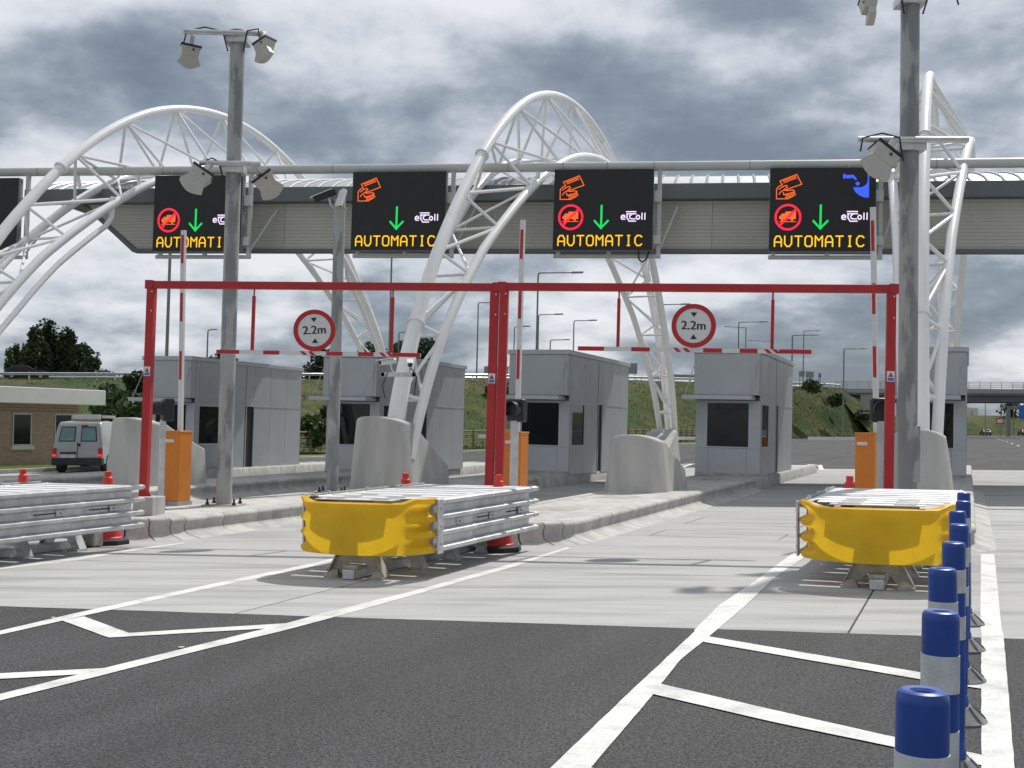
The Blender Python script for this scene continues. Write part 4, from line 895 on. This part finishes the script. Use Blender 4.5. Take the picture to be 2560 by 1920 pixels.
# ============================================================ BACKGROUND
def interp(tab, x):
    for a, b in zip(tab, tab[1:]):
        if x <= b[0]: t = (x - a[0]) / (b[0] - a[0]); return a[1].lerp(b[1], max(0, min(1, t)))
    return tab[-1][1]
toe = [(0, Vector((-95, 62, 0))), (.18, Vector((-34, 62, 0))), (.32, Vector((-15, 66, 0))), (.45, Vector((-5.5, 84, 0))), (.6, Vector((12, 120, 0))), (.78, Vector((32, 155, 0))), (.92, Vector((45, 173, 0))), (1.0, Vector((58, 186, 0)))]
crest = [(0, Vector((-95, 108, 5.9))), (.18, Vector((-48, 113, 6.2))), (.32, Vector((-22, 124, 6.7))), (.45, Vector((-4, 142, 7.5))), (.6, Vector((18, 163, 8.2))), (.78, Vector((38, 184, 8.6))), (.92, Vector((52, 196, 8.6))), (1.0, Vector((57, 199, 8.5)))]
NSg, NT = 150, 26; rows = []
for i in range(NSg + 1):
    s = i / NSg; a, b = interp(toe, s), interp(crest, s); row = []
    for j in range(NT + 1):
        t = j / NT; p = a.lerp(b, t)
        if t < 0.22: z = 0.35 * t / 0.22
        else: q = (t - 0.22) / 0.78; z = 0.35 + (b.z - 0.35) * (q * q * (3 - 2 * q) * 0.5 + q * 0.5)
        nz = noise.fractal(Vector((p.x * 0.13, p.y * 0.13, 0)), 1.0, 2.0, 4) * 0.38 * math.sin(math.pi * min(1, t * 1.02)) if 0 < j < NT else 0
        row.append((p.x, p.y, max(z + nz, -0.03)))
    rows.append(row)
for i, row in enumerate(rows):     # level top for the road, then down behind
    s = i / NSg; b = interp(crest, s); nrm = Vector((-0.5, 0.86, 0)); row.append(tuple(b + nrm * 12)); row.append(tuple(b + nrm * 34 + Vector((0, 0, -b.z - 1))))
# rounded end of the bank at the bridge abutment
bank = struct(MB().grid(rows).build('embankment', M['bank'], ang=80))
endc = Vector((54, 199, 0))
m = MB(); er = []
for k in range(13):
    a = R(-75 + 170 * k / 12); d = Vector((math.cos(a), math.sin(a), 0)); er.append([tuple(endc + d * (2 + 13 * t) + Vector((0, 0, 8.5 * (1 - t) ** 1.1))) for t in (0, .15, .3, .45, .6, .75, .9, 1.0)])
struct(m.grid(er).build('embankment', M['bank'], ang=80))
# tall grass and weeds on the bank
m = MB(); rnd = random.Random(3)
for k in range(16000):
    i = rnd.randrange(int(NSg * 0.12), NSg); j = rnd.randrange(1, NT + 1); f, g_ = rnd.random(), rnd.random()
    p = Vector(rows[i][j - 1]).lerp(Vector(rows[i][j]), f).lerp(Vector(rows[min(i + 1, NSg)][j - 1]).lerp(Vector(rows[min(i + 1, NSg)][j]), f), g_); h = rnd.uniform(0.05, 0.13) * (1 + p.y / 260); a = rnd.uniform(0, 6.28); dx_, dy_ = math.cos(a) * h * 0.55, math.sin(a) * h * 0.55
    ln = Vector((rnd.uniform(-1.4, 1.4), rnd.uniform(0.2, 1.6), 0.9)) * h
    m.add([p - Vector((dx_, dy_, 0.05)), p + Vector((dx_, dy_, -0.05)), p + ln + Vector((dx_, dy_, 0)) * 0.5, p + ln - Vector((dx_, dy_, 0)) * 0.5], [(0, 1, 2, 3)])
tag(m.build('tall_grass', M['blade'], norm=False), 'rough tall grass and weeds on the embankment', 'grass', kind='stuff')
def leaves(m, rnd, c, r, n, size):
    for _ in range(n):
        while True:
            d = Vector((rnd.uniform(-1, 1), rnd.uniform(-1, 1), rnd.uniform(-1, 1)))
            if 0.02 < d.length <= 1: break
        d = d.normalized() * (0.45 + 0.6 * rnd.random() ** 0.6)
        p = Vector((c[0] + d.x * r[0], c[1] + d.y * r[1], c[2] + d.z * r[2]))
        a = Vector((rnd.uniform(-1, 1), rnd.uniform(-1, 1), rnd.uniform(-.6, 1))).normalized(); b = a.orthogonal().normalized(); b = Matrix.Rotation(rnd.uniform(0, 6.28), 3, a) @ b; e = a.cross(b); s = size * rnd.uniform(0.6, 1.3)
        m.add([p - b * s, p - e * s * 0.6, p + b * s, p + e * s * 0.6], [(0, 1, 2, 3)])
def tree(loc, h, w_, lab, mt, seed, shape='round', n=2600, cat='tree', name='tree', group='trees beyond the overpass road'):
    rnd = random.Random(seed); t = thing(name, lab, cat, loc, (0, 0, 0), group)
    m = MB().tube([(0, 0, -0.3), (rnd.uniform(-.2, .2), 0, h * 0.4), (rnd.uniform(-.3, .3), rnd.uniform(-.3, .3), h * 0.82)], [0.045 * w_, 0.032 * w_, 0.008 * w_], 8)
    for k in range(7):
        z = h * rnd.uniform(0.22, 0.7); a = rnd.uniform(0, 6.28); m.tube([(0, 0, z), (math.cos(a) * w_ * 0.2, math.sin(a) * w_ * 0.2, z + h * 0.09), (math.cos(a) * w_ * 0.36, math.sin(a) * w_ * 0.36, z + h * 0.15)], [0.016 * w_, 0.01 * w_, 0.004 * w_], 6)
    m.build('trunk', M['trunk'], t); m = MB(); K = 34
    for k in range(K):
        f = (k + rnd.random()) / K; a = rnd.uniform(0, 6.28)
        if shape == 'cone': rr = w_ * 0.5 * (1 - f) ** 0.75 + 0.05 * w_; z = h * (0.10 + 0.86 * f)
        else: rr = w_ * 0.5 * math.sin(math.pi * (0.12 + 0.80 * f)) ** 0.7; z = h * (0.14 + 0.80 * f)
        q = rr * rnd.uniform(0.35, 0.9); cr_ = w_ * rnd.uniform(0.11, 0.19)
        leaves(m, rnd, (math.cos(a) * q, math.sin(a) * q, z), (cr_, cr_, cr_ * (1.5 if shape == 'cone' else 0.95)), n // K, 0.028 * w_ + 0.12)
    m.build('crown', mt, t, norm=False)
    return t
def PX(px, Y, z): return ((px - 1280) / 2900 * Y, Y, z)
tree(PX(118, 150, 5.0), 9.8, 5.6, 'tallest dark tree of the left clump beyond the overpass', M['leafd'], 11, 'cone', 3400)
tree(PX(88, 147, 5.0), 9.0, 4.6, 'dark pointed tree just left of the tallest tree in the clump', M['leafd'], 12, 'cone', 2800)
tree(PX(146, 153, 5.0), 8.9, 5.2, 'dark tree just right of the tallest tree in the clump', M['leafd'], 13, 'round', 3000)
tree(PX(170, 150, 5.0), 8.9, 4.6, 'dark tree forming the second peak of the clump', M['leafd'], 26, 'cone', 2800)
tree(PX(200, 152, 5.0), 7.4, 5.0, 'dark tree on the right slope of the clump', M['leafd'], 27, 'round', 2600)
tree(PX(228, 149, 5.0), 5.4, 4.4, 'rightmost dark tree of the left clump, sloping down to the right', M['leafd'], 14, 'round', 2200)
tree(PX(66, 153, 5.0), 6.9, 4.0, 'dark tree on the left shoulder of the clump', M['leafd'], 15, 'cone', 2200)
tree(PX(40, 150, 5.0), 7.2, 2.6, 'slim pale green tree left of the dark clump', M['leafm'], 16, 'cone', 1500)
tree(PX(54, 151, 5.0), 6.4, 2.4, 'small slim green tree beside the dark clump', M['leafm'], 17, 'cone', 1300)
tree(PX(22, 149, 5.0), 6.6, 2.8, 'leftmost slim green tree at the edge of the photo', M['leafm'], 18, 'cone', 1300)
tree(PX(268, 145, 5.0), 3.4, 4.2, 'low green bush at the right foot of the tree clump', M['leafm'], 19, 'round', 1300, 'bush', 'bush')
tree(PX(290, 146, 5.0), 2.6, 2.6, 'smallest green bush beside the left red post', M['leafm'], 20, 'round', 800, 'bush', 'bush')
tree(PX(560, 138, 6.0), 4.4, 5.0, 'green treetop showing over the left booth roof', M['leafm'], 21, 'round', 1500)
tree(PX(800, 135, 6.0), 4.6, 4.6, 'green tree between the left booth and the thin pole', M['leafd'], 22, 'round', 1800)
tree(PX(930, 140, 6.2), 5.6, 4.6, 'green tree left of the central arch leg', M['leafm'], 23, 'round', 1500)
tree(PX(1008, 142, 6.4), 5.8, 5.2, 'green tree just behind the central arch leg', M['leafm'], 24, 'round', 1500)
tree(PX(1068, 143, 6.6), 6.0, 4.4, 'dark green tree in the fork of the central arch leg', M['leafd'], 25, 'round', 1500)
for k, (px, Y, z, w_, lab) in enumerate([(430, 100, 4.2, 4, 'dark bush on the bank behind the left booth'), (345, 102, 4.6, 3, 'bush on the bank beside the left red post'), (786, 72, 0.6, 2.8, 'bright green bush above the timber fence'), (830, 80, 1.8, 2.2, 'dark bush on the bank left of the thin pole'),
                                        (310, 78, 1.5, 4.0, 'green bush on the bank beyond the van'), (275, 84, 2.4, 3.6, 'dark bush at the end of the brick building'), (2030, 180, 7.2, 3.2, 'dark scrub at the top of the bank by the bridge'), (2090, 184, 5.2, 3.0, 'dark scrub half way down the bank by the bridge'), (2160, 190, 2.8, 3, 'dark scrub under the bridge end'), (1250, 128, 3.4, 5, 'low scrub on the bank behind the central red post')]):
    tree(PX(px, Y, z), w_ * 0.55, w_, lab, M['leafm'] if k % 2 == 0 else M['leafd'], 40 + k, 'round', 1100, 'bush', 'bush', 'bushes on the embankment')

# ---- overpass road with crash barriers
cl = [interp(crest, i / 60) for i in range(61)]
nrm = Vector((-0.5, 0.86, 0))
struct(MB().grid([[tuple(p + nrm * 1.6 + Vector((0, 0, 0.05))), tuple(p + nrm * 9.5 + Vector((0, 0, 0.05)))] for p in cl]).build('overpass_road', M['asphalt']))
def barrier(off, zadd, lab):
    t = thing('crash_barrier', lab, 'crash barrier', cl[0])
    base = cl[0]; pts = [p + nrm * off + Vector((0, 0, zadd)) - base for p in cl]
    prof = [(0, 0.42), (-0.08, 0.47), (-0.08, 0.52), (0, 0.565), (-0.08, 0.61), (-0.08, 0.66), (0, 0.71)]
    MB().grid([[tuple(p + Vector((0.0, a, z))) for a, z in prof] for p in pts]).build('rail', M['galvb'], t)
    ps = resample(pts, 4.0); me = MB().box(-0.06, 0.06, 0.005, 0.10, -0.3, 0.75).mesh('post', M['galvb'])
    for p in ps: inst('post', me, t, loc=p)
barrier(0.8, 0.0, 'galvanised crash barrier along the near edge of the overpass road')
barrier(10.2, 0.0, 'galvanised crash barrier along the far edge of the overpass road')

# ---- overpass bridge
A_, B_ = Vector((56, 200.5, 0)), Vector((150, 209, 0)); d_ = (B_ - A_); Lb = d_.length
br = thing('overpass_bridge', 'grey concrete road bridge crossing the motorway at the right', 'bridge', A_, (0, 0, math.atan2(d_.y, d_.x)))
MB().box(0, Lb, 0.3, 9.7, 7.45, 8.5).build('deck', M['bridge'], br)
MB().box(-0.5, Lb, -0.1, 0.3, 7.75, 8.55).build('edge_beam', M['bridge'], br, bevel=0.03)
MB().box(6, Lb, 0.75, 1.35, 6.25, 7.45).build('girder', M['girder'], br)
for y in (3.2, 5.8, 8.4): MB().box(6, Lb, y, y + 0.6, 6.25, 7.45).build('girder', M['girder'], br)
MB().box(4.5, 7.0, 0.2, 9.8, -0.1, 7.44).build('abutment', M['bridge'], br)
MB().box(60, 61.5, 1, 9, -0.1, 6.24).build('pier', M['bridge'], br)
me = MB().box(-0.03, 0.03, -0.03, 0.03, 8.55, 9.75).mesh('parapet_post', M['lampgrey'])
for k in range(int(Lb / 2) + 1): inst('parapet_post', me, br, loc=(k * 2.0, 0.1, 0))
for z in (8.85, 9.15, 9.45, 9.75): MB().box(0, Lb, 0.06, 0.12, z - 0.03, z + 0.03).build('parapet_rail', M['lampgrey'], br)
st_ = thing('access_steps', 'steps with handrail running down the bank beside the bridge', 'steps', (52.5, 186, 0))
rod('handrail', (-1.5, 8, 9.3), (5.5, -14, 2.0), 0.06, M['wood'], st_); rod('handrail', (-0.6, 8, 9.3), (6.6, -14, 2.0), 0.06, M['wood'], st_)
for k in range(10): f = k / 9; MB().box(-1.6 + 7.2 * f, -0.6 + 7.2 * f, 8 - 22 * f - 0.3, 8 - 22 * f + 0.3, 8.2 - 7.3 * f - 0.2, 8.2 - 7.3 * f).build('step', M['bridge'], st_)

# ---- lamp posts: (picture-free) world x, y, base z, top z, arm length
def lamp(x, y, z0, z1, arm, lab, r=0.09, lum=True):
    t = thing('lamp_post', lab, 'lamp post', (x, y, z0), (0, TILT * 0.8, 0), 'street lamps beyond the toll plaza'); h = z1 - z0
    MB().tube([(0, 0, -0.2), (0, 0, h - 0.3), (0.02 * (1 if arm > 0 else -1), 0, h)], [r, r * 0.7, r * 0.6], 10).build('column', M['lampgrey'], t)
    if lum:
        s = 1 if arm > 0 else -1
        MB().tube([(0, 0, h), (s * 0.15, 0, h + 0.05), (arm, 0, h + 0.12)], [r * 0.6, r * 0.55, r * 0.45], 8).build('arm', M['lampgrey'], t)
        MB().ext([(arm - s * 0.05, -0.14, h + 0.06), (arm + s * 0.75, -0.12, h + 0.10), (arm + s * 0.75, 0.12, h + 0.10), (arm - s * 0.05, 0.14, h + 0.06)], (0, 0, 0.12)).build('lantern', M['casing'], t, bevel=0.03)
    return t
for px, Y, z0, zt, arm, lab in [(1191, 145, 7.2, 17.2, 3.0, 'lamp post left of the central red post on the overpass'), (1336, 78, 0, 12, 2.3, 'tallest lamp post behind the booth right of the central red post'), (1340, 106, 0.3, 11.9, 1.5, 'lamp post directly behind the tallest lamp post'),
                                (1281, 120, 2, 12, 0.9, 'thin lamp post between the central red post and the boom arm'), (1372, 138, 3, 12, 1.6, 'smallest lamp post above the middle booth'), (1429, 113, 0.5, 12, 1.5, 'lamp post right of the tallest, above the middle booth'),
                                (1650, 98, 0.3, 12, 1.6, 'lamp post whose arm shows between the arch leg and right round sign'), (1842, 114, 0.3, 12, 2.1, 'lamp post over the right booth with its arm to the right'), (1863, 180, 8, 17.2, -2.6, 'lamp post over the right booth with its arm to the left'),
                                (1931, 190, 8, 15.8, -3.4, 'small distant lamp post beside the right hanger'), (1977, 130, 0.5, 12, 2.2, 'lamp post just right of the right booth roof'), (2008, 192, 8.4, 17.7, 2.0, 'lamp post on the overpass beside the dark road signs'),
                                (2107, 139, 0.9, 11.1, 2.0, 'lamp post standing on the grass left of the right boom'), (2234, 183, 0.2, 12, 1.2, 'lamp post mostly hidden behind the right red post'), (515, 130, 6.5, 12.4, 0.3, 'short lamp post over the left booth roof'),
                                (994, 140, 7, 13.0, 0.6, 'short lamp post left of the central arch leg'), (2462, 260, 0, 9, 0.3, 'distant lamp post under the bridge, left'), (2502, 262, 0, 9, 0.3, 'distant lamp post under the bridge, middle'), (2533, 250, 0, 8.5, 0.3, 'distant lamp post under the bridge, right')]:
    lamp((px - 1280) / 2900 * Y, Y, z0, zt, arm, lab, 0.085 if Y < 125 else 0.11)
lamp((410 - 1280) / 2900 * 64, 64, 0, 12.6, 1.5, 'thick lamp column rising behind the left booth', 0.11)
lamp((967 - 1280) / 2900 * 66, 66, 0, 12.9, 1.5, 'thin lamp column showing under the second display', 0.07)

# ---- timber fence along the toe of the bank
fl = resample([Vector(p) for p in ((-26, 55, 0.1), (-16.5, 62.5, 0.15), (-8, 80, 0.2), (9.5, 117, 0.3), (29, 159, 0.3), (44, 188, 0.3))], 2.4)
fe = thing('timber_fence', 'brown timber post and rail fence along the foot of the embankment', 'fence', fl[0])
pm = MB().box(-0.07, 0.07, -0.07, 0.07, -0.3, 1.3).mesh('post', M['wood'])
for p in fl: inst('post', pm, fe, loc=p - fl[0])
for a, b in zip(fl, fl[1:]):
    for z in (0.45, 0.80, 1.12): rod('rail', a - fl[0] + Vector((0, 0, z)), b - fl[0] + Vector((0, 0, z)), 0.055, M['wood'], fe, 4)
# kerb between road and verge
kl = resample([p for p in left_edge[1:9]], 3.0)
kk = struct(thing('road_kerb', 'pale concrete kerb at the road edge', None, (0, 0, 0)))
for a, b in zip(kl, kl[1:]):
    d = (b - a).normalized(); n_ = Vector((-d.y, d.x, 0)) * 0.3; g2 = d * 0.01
    MB().prism([(a + g2).xy, (b - g2).xy, (b - g2 + n_).xy, (a + g2 + n_).xy], -0.05, 0.13).build('kerb_stone', M['kerb'], kk)

# ---- brick building at the left
bl = thing('brick_building', 'low brick building with pale fascia at the left edge', 'building', W(38.0, -34.2), (0, 0, -TH))
MB().box(-9, 0, -14, 0, -0.1, 2.5).build('wall', M['brick'], bl)
rf = MB().box(-9.8, 0.75, -14.8, 0.75, 2.48, 3.10).build('roof_fascia', M['fascia'], bl, bevel=0.02)
MB().box(-9.5, 0.55, -14.5, 0.55, 3.10, 3.2).build('roof_deck', M['soffit'], rf)
for y0 in (-1.35, -3.55, -5.55, -7.6, -9.7):
    wn = MB().box(-0.05, 0.012, y0, y0 + 0.98, 0.85, 2.12).build('window', M['glass'], bl)
    for a, b, c, e in ((y0, y0 + 0.06, 0.85, 2.12), (y0 + 0.92, y0 + 0.98, 0.85, 2.12), (y0 + 0.06, y0 + 0.92, 0.85, 0.91), (y0 + 0.06, y0 + 0.92, 2.06, 2.12)): MB().box(0.0, 0.03, a, b, c, e).build('frame', M['wood'] if b - a < 0 else M['boothtrim'], wn)
    MB().box(0.0, 0.09, y0 - 0.08, y0 + 1.06, 0.70, 0.848).build('sill', M['fascia'], wn)
for z in (2.2, 2.32): MB().box(0.003, 0.012, -14, 0, z, z + 0.02).build('course_line', M['wood'], bl)
# grass strip and kerb in front of it
struct(MB().prism([W(10, -33.9).xy, W(44, -33.9).xy, W(44, -30.85).xy, W(10, -30.85).xy], -0.05, 0.10).build('grass_verge', M['grass']))

# ---- vehicles
def car(loc, rz, lab, body, kind='car'):
    t = thing('parked_van' if kind == 'van' else 'car', lab, 'van' if kind == 'van' else 'car', loc, (0, 0, rz))
    if kind == 'van':
        L, H_, hw = 4.1, 1.78, 0.85
        prof = [(0.02, 0.32), (0.0, 0.60), (0.02, 1.0), (0.16, 1.62), (0.30, 1.76), (1.2, H_ + 0.02), (2.3, 1.74), (2.75, 1.60), (3.25, 1.02), (3.95, 0.86), (4.1, 0.62), (4.1, 0.32)]
    else:
        L, H_, hw = 4.3, 1.42, 0.84
        prof = [(0.05, 0.30), (0.0, 0.55), (0.06, 0.86), (0.35, 0.98), (0.75, 1.34), (1.2, H_), (2.2, 1.40), (3.0, 0.98), (3.9, 0.84), (4.3, 0.6), (4.3, 0.30)]
    m = MB(); rows = []
    for f in (-1, -0.94, 0.94, 1):
        r_ = []
        for y, z in prof:
            tp_ = 1 - 0.14 * max(0, (z - 0.95)) / 0.8
            ins = 0.05 if abs(f) == 1 else 0
            yc = L / 2; r_.append((math.copysign(hw * tp_ * (1 if abs(f) == 1 else 0.94), f), yc + (y - yc) * (1 - ins * 0.5), z - (0.05 if abs(f) == 1 and z > 1.2 else 0)))
        rows.append(r_)
    n = len(prof); rows = [r_ + [r_[0]] for r_ in rows]; m.grid(rows)
    for e in (0, 3): m.f.append(tuple(e * (n + 1) + i for i in range(n)))
    b = m.build('body', body, t, bevel=0.03, ang=40)
    for sx in (-1, 1):
        for y in (0.72, L - 0.80):
            w_ = MB().tube([(sx * (hw - 0.20), y, 0.31), (sx * (hw + 0.005), y, 0.31)], 0.31, 20).build('wheel', M['rubber'], t); MB().cyl((sx * (hw + 0.004), y, 0.31), (sx * (hw + 0.012), y, 0.31), 0.19, n=16).build('rim', M['galvd'], w_)
    MB().box(-hw - 0.01, hw + 0.01, -0.07, 0.25, 0.26, 0.52).build('bumper', M['rubber'], t, bevel=0.04)
    if kind == 'van':
        for sx in (-1, 1):
            def q(x, z): f = (z - 1.0) / 0.62; return (x, 0.02 + 0.14 * max(0, f) - 0.012, z)
            x0, x1 = sorted((sx * 0.09, sx * 0.66))
            xi = x0 if sx > 0 else x1; xo = x1 if sx > 0 else x0
            g_ = MB().ext([q(xi, 1.08), q(xo, 1.08), q(xo - sx * 0.07, 1.60), q(xi, 1.60)], (0, 0.02, 0)).build('rear_window', M['rubber'], t, bevel=0.01)
            MB().ext([Vector(q(xi + sx * 0.035, 1.115)) - Vector((0, 0.006, 0)), Vector(q(xo - sx * 0.04, 1.115)) - Vector((0, 0.006, 0)), Vector(q(xo - sx * 0.10, 1.565)) - Vector((0, 0.006, 0)), Vector(q(xi + sx * 0.035, 1.565)) - Vector((0, 0.006, 0))], (0, 0.006, 0)).build('pane', M['vanglass'], g_)
            l_ = MB().box(sx * 0.775 - 0.07, sx * 0.775 + 0.07, -0.03, 0.10, 0.56, 0.86).build('tail_light', M['lampred'], t, bevel=0.02)
            MB().box(sx * 0.775 - 0.06, sx * 0.775 + 0.06, -0.038, -0.031, 0.575, 0.64).build('lit_lamp', M['tail'], l_)
            MB().box(sx * (hw - 0.02) - 0.012, sx * (hw - 0.02) + 0.012, 1.5, 2.4, 1.05, 1.5).build('side_panel', M['vanbody'], t)
        MB().box(-0.008, 0.008, -0.012, 0.03, 0.45, 1.05).build('door_seam', M['dark'], t)
        MB().box(0.03, 0.10, -0.035, 0.0, 0.92, 1.02).build('door_handle', M['rubber'], t, bevel=0.01)
        pl = MB().box(-0.56, -0.06, -0.03, 0.0, 0.52, 0.64).build('number_plate', M['plate'], t)
        MB().box(-0.58, -0.04, -0.045, 0.0, 0.66, 0.72).build('plate_lamp_strip', M['rubber'], t)
        MB().box(0.10, 0.30, 0.10, 0.16, 1.60, 1.66).build('brake_light', M['lampred'], t)
        rk = MB().box(-0.40, 0.55, 0.7, 0.80, 1.86, 2.02).build('roof_rack', M['signwhite'], t, bevel=0.01)
        MB().box(-0.40, 0.60, 0.8, 2.4, 1.90, 2.00).build('roof_load', M['galvd'], t)
    else:
        MB().ext([(-0.62, 0.36, 1.0), (0.62, 0.36, 1.0), (0.54, 0.70, 1.32), (-0.54, 0.70, 1.32)], (0, -0.03, 0.02)).build('rear_window', M['glass'], t)
        for sx in (-1, 1): MB().box(sx * 0.68 - 0.12, sx * 0.68 + 0.12, -0.02, 0.1, 0.66, 0.84).build('tail_light', M['lampred'], t)
        MB().box(-0.26, 0.26, -0.085, -0.07, 0.40, 0.51).build('number_plate', M['plate'], t)
    return t
car((-15.0, 40.1, 0), R(3), 'white van seen from behind beside the brick building', M['vanbody'], 'van')
car((108.6, 265, 0), -R(8), 'distant dark car under the bridge', M['carblack'])
car((113.5, 256, 0), -R(8), 'distant dark car cut by the right edge of the photo', M['carblack'])
car((-53.0, 121, 6.55), R(-68), 'dark car on the overpass at the left edge', M['carblack'])

# ---- road signs, far gantry and other far things
def road_sign(px, Y, z0, z1, zc0, zc1, w_, lab, mt):
    t = thing('road_sign', lab, 'road sign', PX(px, Y, z0), (0, TILT, 0))
    for x in (-w_ * 0.3, w_ * 0.3): MB().cyl((x, 0, -0.2), (x, 0, zc1 - z0), 0.06, n=8).build('post', M['lampgrey'], t)
    MB().box(-w_ / 2, w_ / 2, -0.10, -0.06, zc0 - z0, zc1 - z0).build('panel', mt, t)
road_sign(2004, 193, 8.5, 11, 10.2, 11.1, 0.95, 'left of the two dark road sign backs on the overpass', M['casing'])
road_sign(2024, 194, 8.5, 11, 10.1, 11.1, 1.35, 'right of the two dark road sign backs on the overpass', M['casing'])
road_sign(2049, 194, 8.5, 11, 10.1, 10.8, 0.4, 'small road sign at the start of the bridge parapet', M['bluesign'])
road_sign(1579, 172, 8.3, 11, 9.6, 11.2, 1.6, 'dark road sign back left of the central far arch leg', M['casing'])
road_sign(1710, 178, 8.3, 10, 9.0, 9.8, 6.0, 'wide low sign on the overpass beside the right booth', M['casing'])
road_sign(1240, 152, 7.8, 10, 8.6, 9.6, 3.2, 'grey road sign back left of the middle booth roof', M['casing'])
gy = thing('sign_gantry', 'distant grey gantry with blue sign under the bridge', 'gantry', PX(2520, 245, 0))
for x in (0.0, 9.5): MB().box(x - 0.35, x + 0.35, -0.3, 0.3, 0, 6.2).build('leg', M['lampgrey'], gy)
MB().box(-0.35, 9.8, -0.31, 0.31, 5.7, 6.4).build('beam', M['lampgrey'], gy)
MB().box(2.2, 7.5, -0.5, -0.32, 3.6, 6.6).build('sign_panel', M['bluesign'], gy)
ws = thing('red_white_sign', 'small distant red and white traffic sign under the bridge', 'road sign', PX(2499, 240, 0))
MB().cyl((0, 0, -0.2), (0, 0, 3.6), 0.07, n=8).build('post', M['lampgrey'], ws); MB().box(-0.8, 0.8, -0.12, -0.08, 2.6, 3.8).build('panel', M['redsign'], ws); MB().box(-0.6, 0.6, -0.14, -0.121, 2.8, 3.6).build('inner_panel', M['signwhite'], ws)
fb = MB()
rws = []
for i in range(25):
    x = 84 + i * 5; rws.append([(x, 274 + 0.06 * (x - 80), -0.05), (x, 283 + 0.06 * (x - 80), 2.6 + 1.2 * noise.noise(Vector((x * 0.05, 0, 0)))), (x, 292 + 0.06 * (x - 80), 4.8 + 1.3 * noise.noise(Vector((x * 0.07, 3, 0)))), (x, 330 + 0.06 * (x - 80), 4.0)])
struct(fb.grid(rws).build('grass_bank', M['bank'], ang=80))
tree((109, 300, 4.0), 4.6, 6.0, 'distant tree on the bank under the bridge, left', M['leafd'], 61, 'round', 900, group='distant trees under the bridge')
tree((127.5, 296, 3.6), 5.6, 7.0, 'distant tree behind the far gantry', M['leafd'], 62, 'round', 900, group='distant trees under the bridge')
tree((134, 298, 3.6), 5.2, 7.0, 'distant tree at the right edge behind the blue sign', M['leafd'], 63, 'round', 900, group='distant trees under the bridge')
sl = thing('silo_building', 'distant white industrial silos under the bridge', 'building', (124, 320, 3.5))
for k in range(5): MB().cyl((k * 1.9 - 4, 0, 0), (k * 1.9 - 4, 0, 4.4 - 0.15 * k), 0.9, n=14).build('silo', M['fascia'], sl)
# exit booms lying across the lanes beyond the booths
def exit_boom(x0, x1, y0, y1, z, lab):
    t = thing('exit_barrier', lab, 'boom barrier', (x0, y0, 0.0), (0, 0, math.atan2(y1 - y0, x1 - x0)), 'lowered exit booms beyond the booths'); L = math.hypot(x1 - x0, y1 - y0)
    MB().box(-0.22, 0.22, -0.2, 0.2, 0, 1.12).build('cabinet', M['orange'], t, bevel=0.02)
    a = MB().box(0.1, L, -0.26, -0.22, z - 0.065, z + 0.065).build('arm', M['signwhite'], t); k = 0.5
    while k < L - 0.3: MB().box(k, k + 0.55, -0.265, -0.261, z - 0.05, z + 0.05).build('red_stripe', M['redsign'], a); k += 1.1
exit_boom(15.9, 12.1, 47.0, 47.3, 1.19, 'lowered red and white exit boom beyond the right booth')
exit_boom(9.5, 5.8, 47.6, 48.0, 1.18, 'lowered red and white exit boom between the far block and right booth')
exit_boom(0.8, -1.45, 48.6, 48.9, 1.24, 'lowered red and white exit boom left of the central red post')
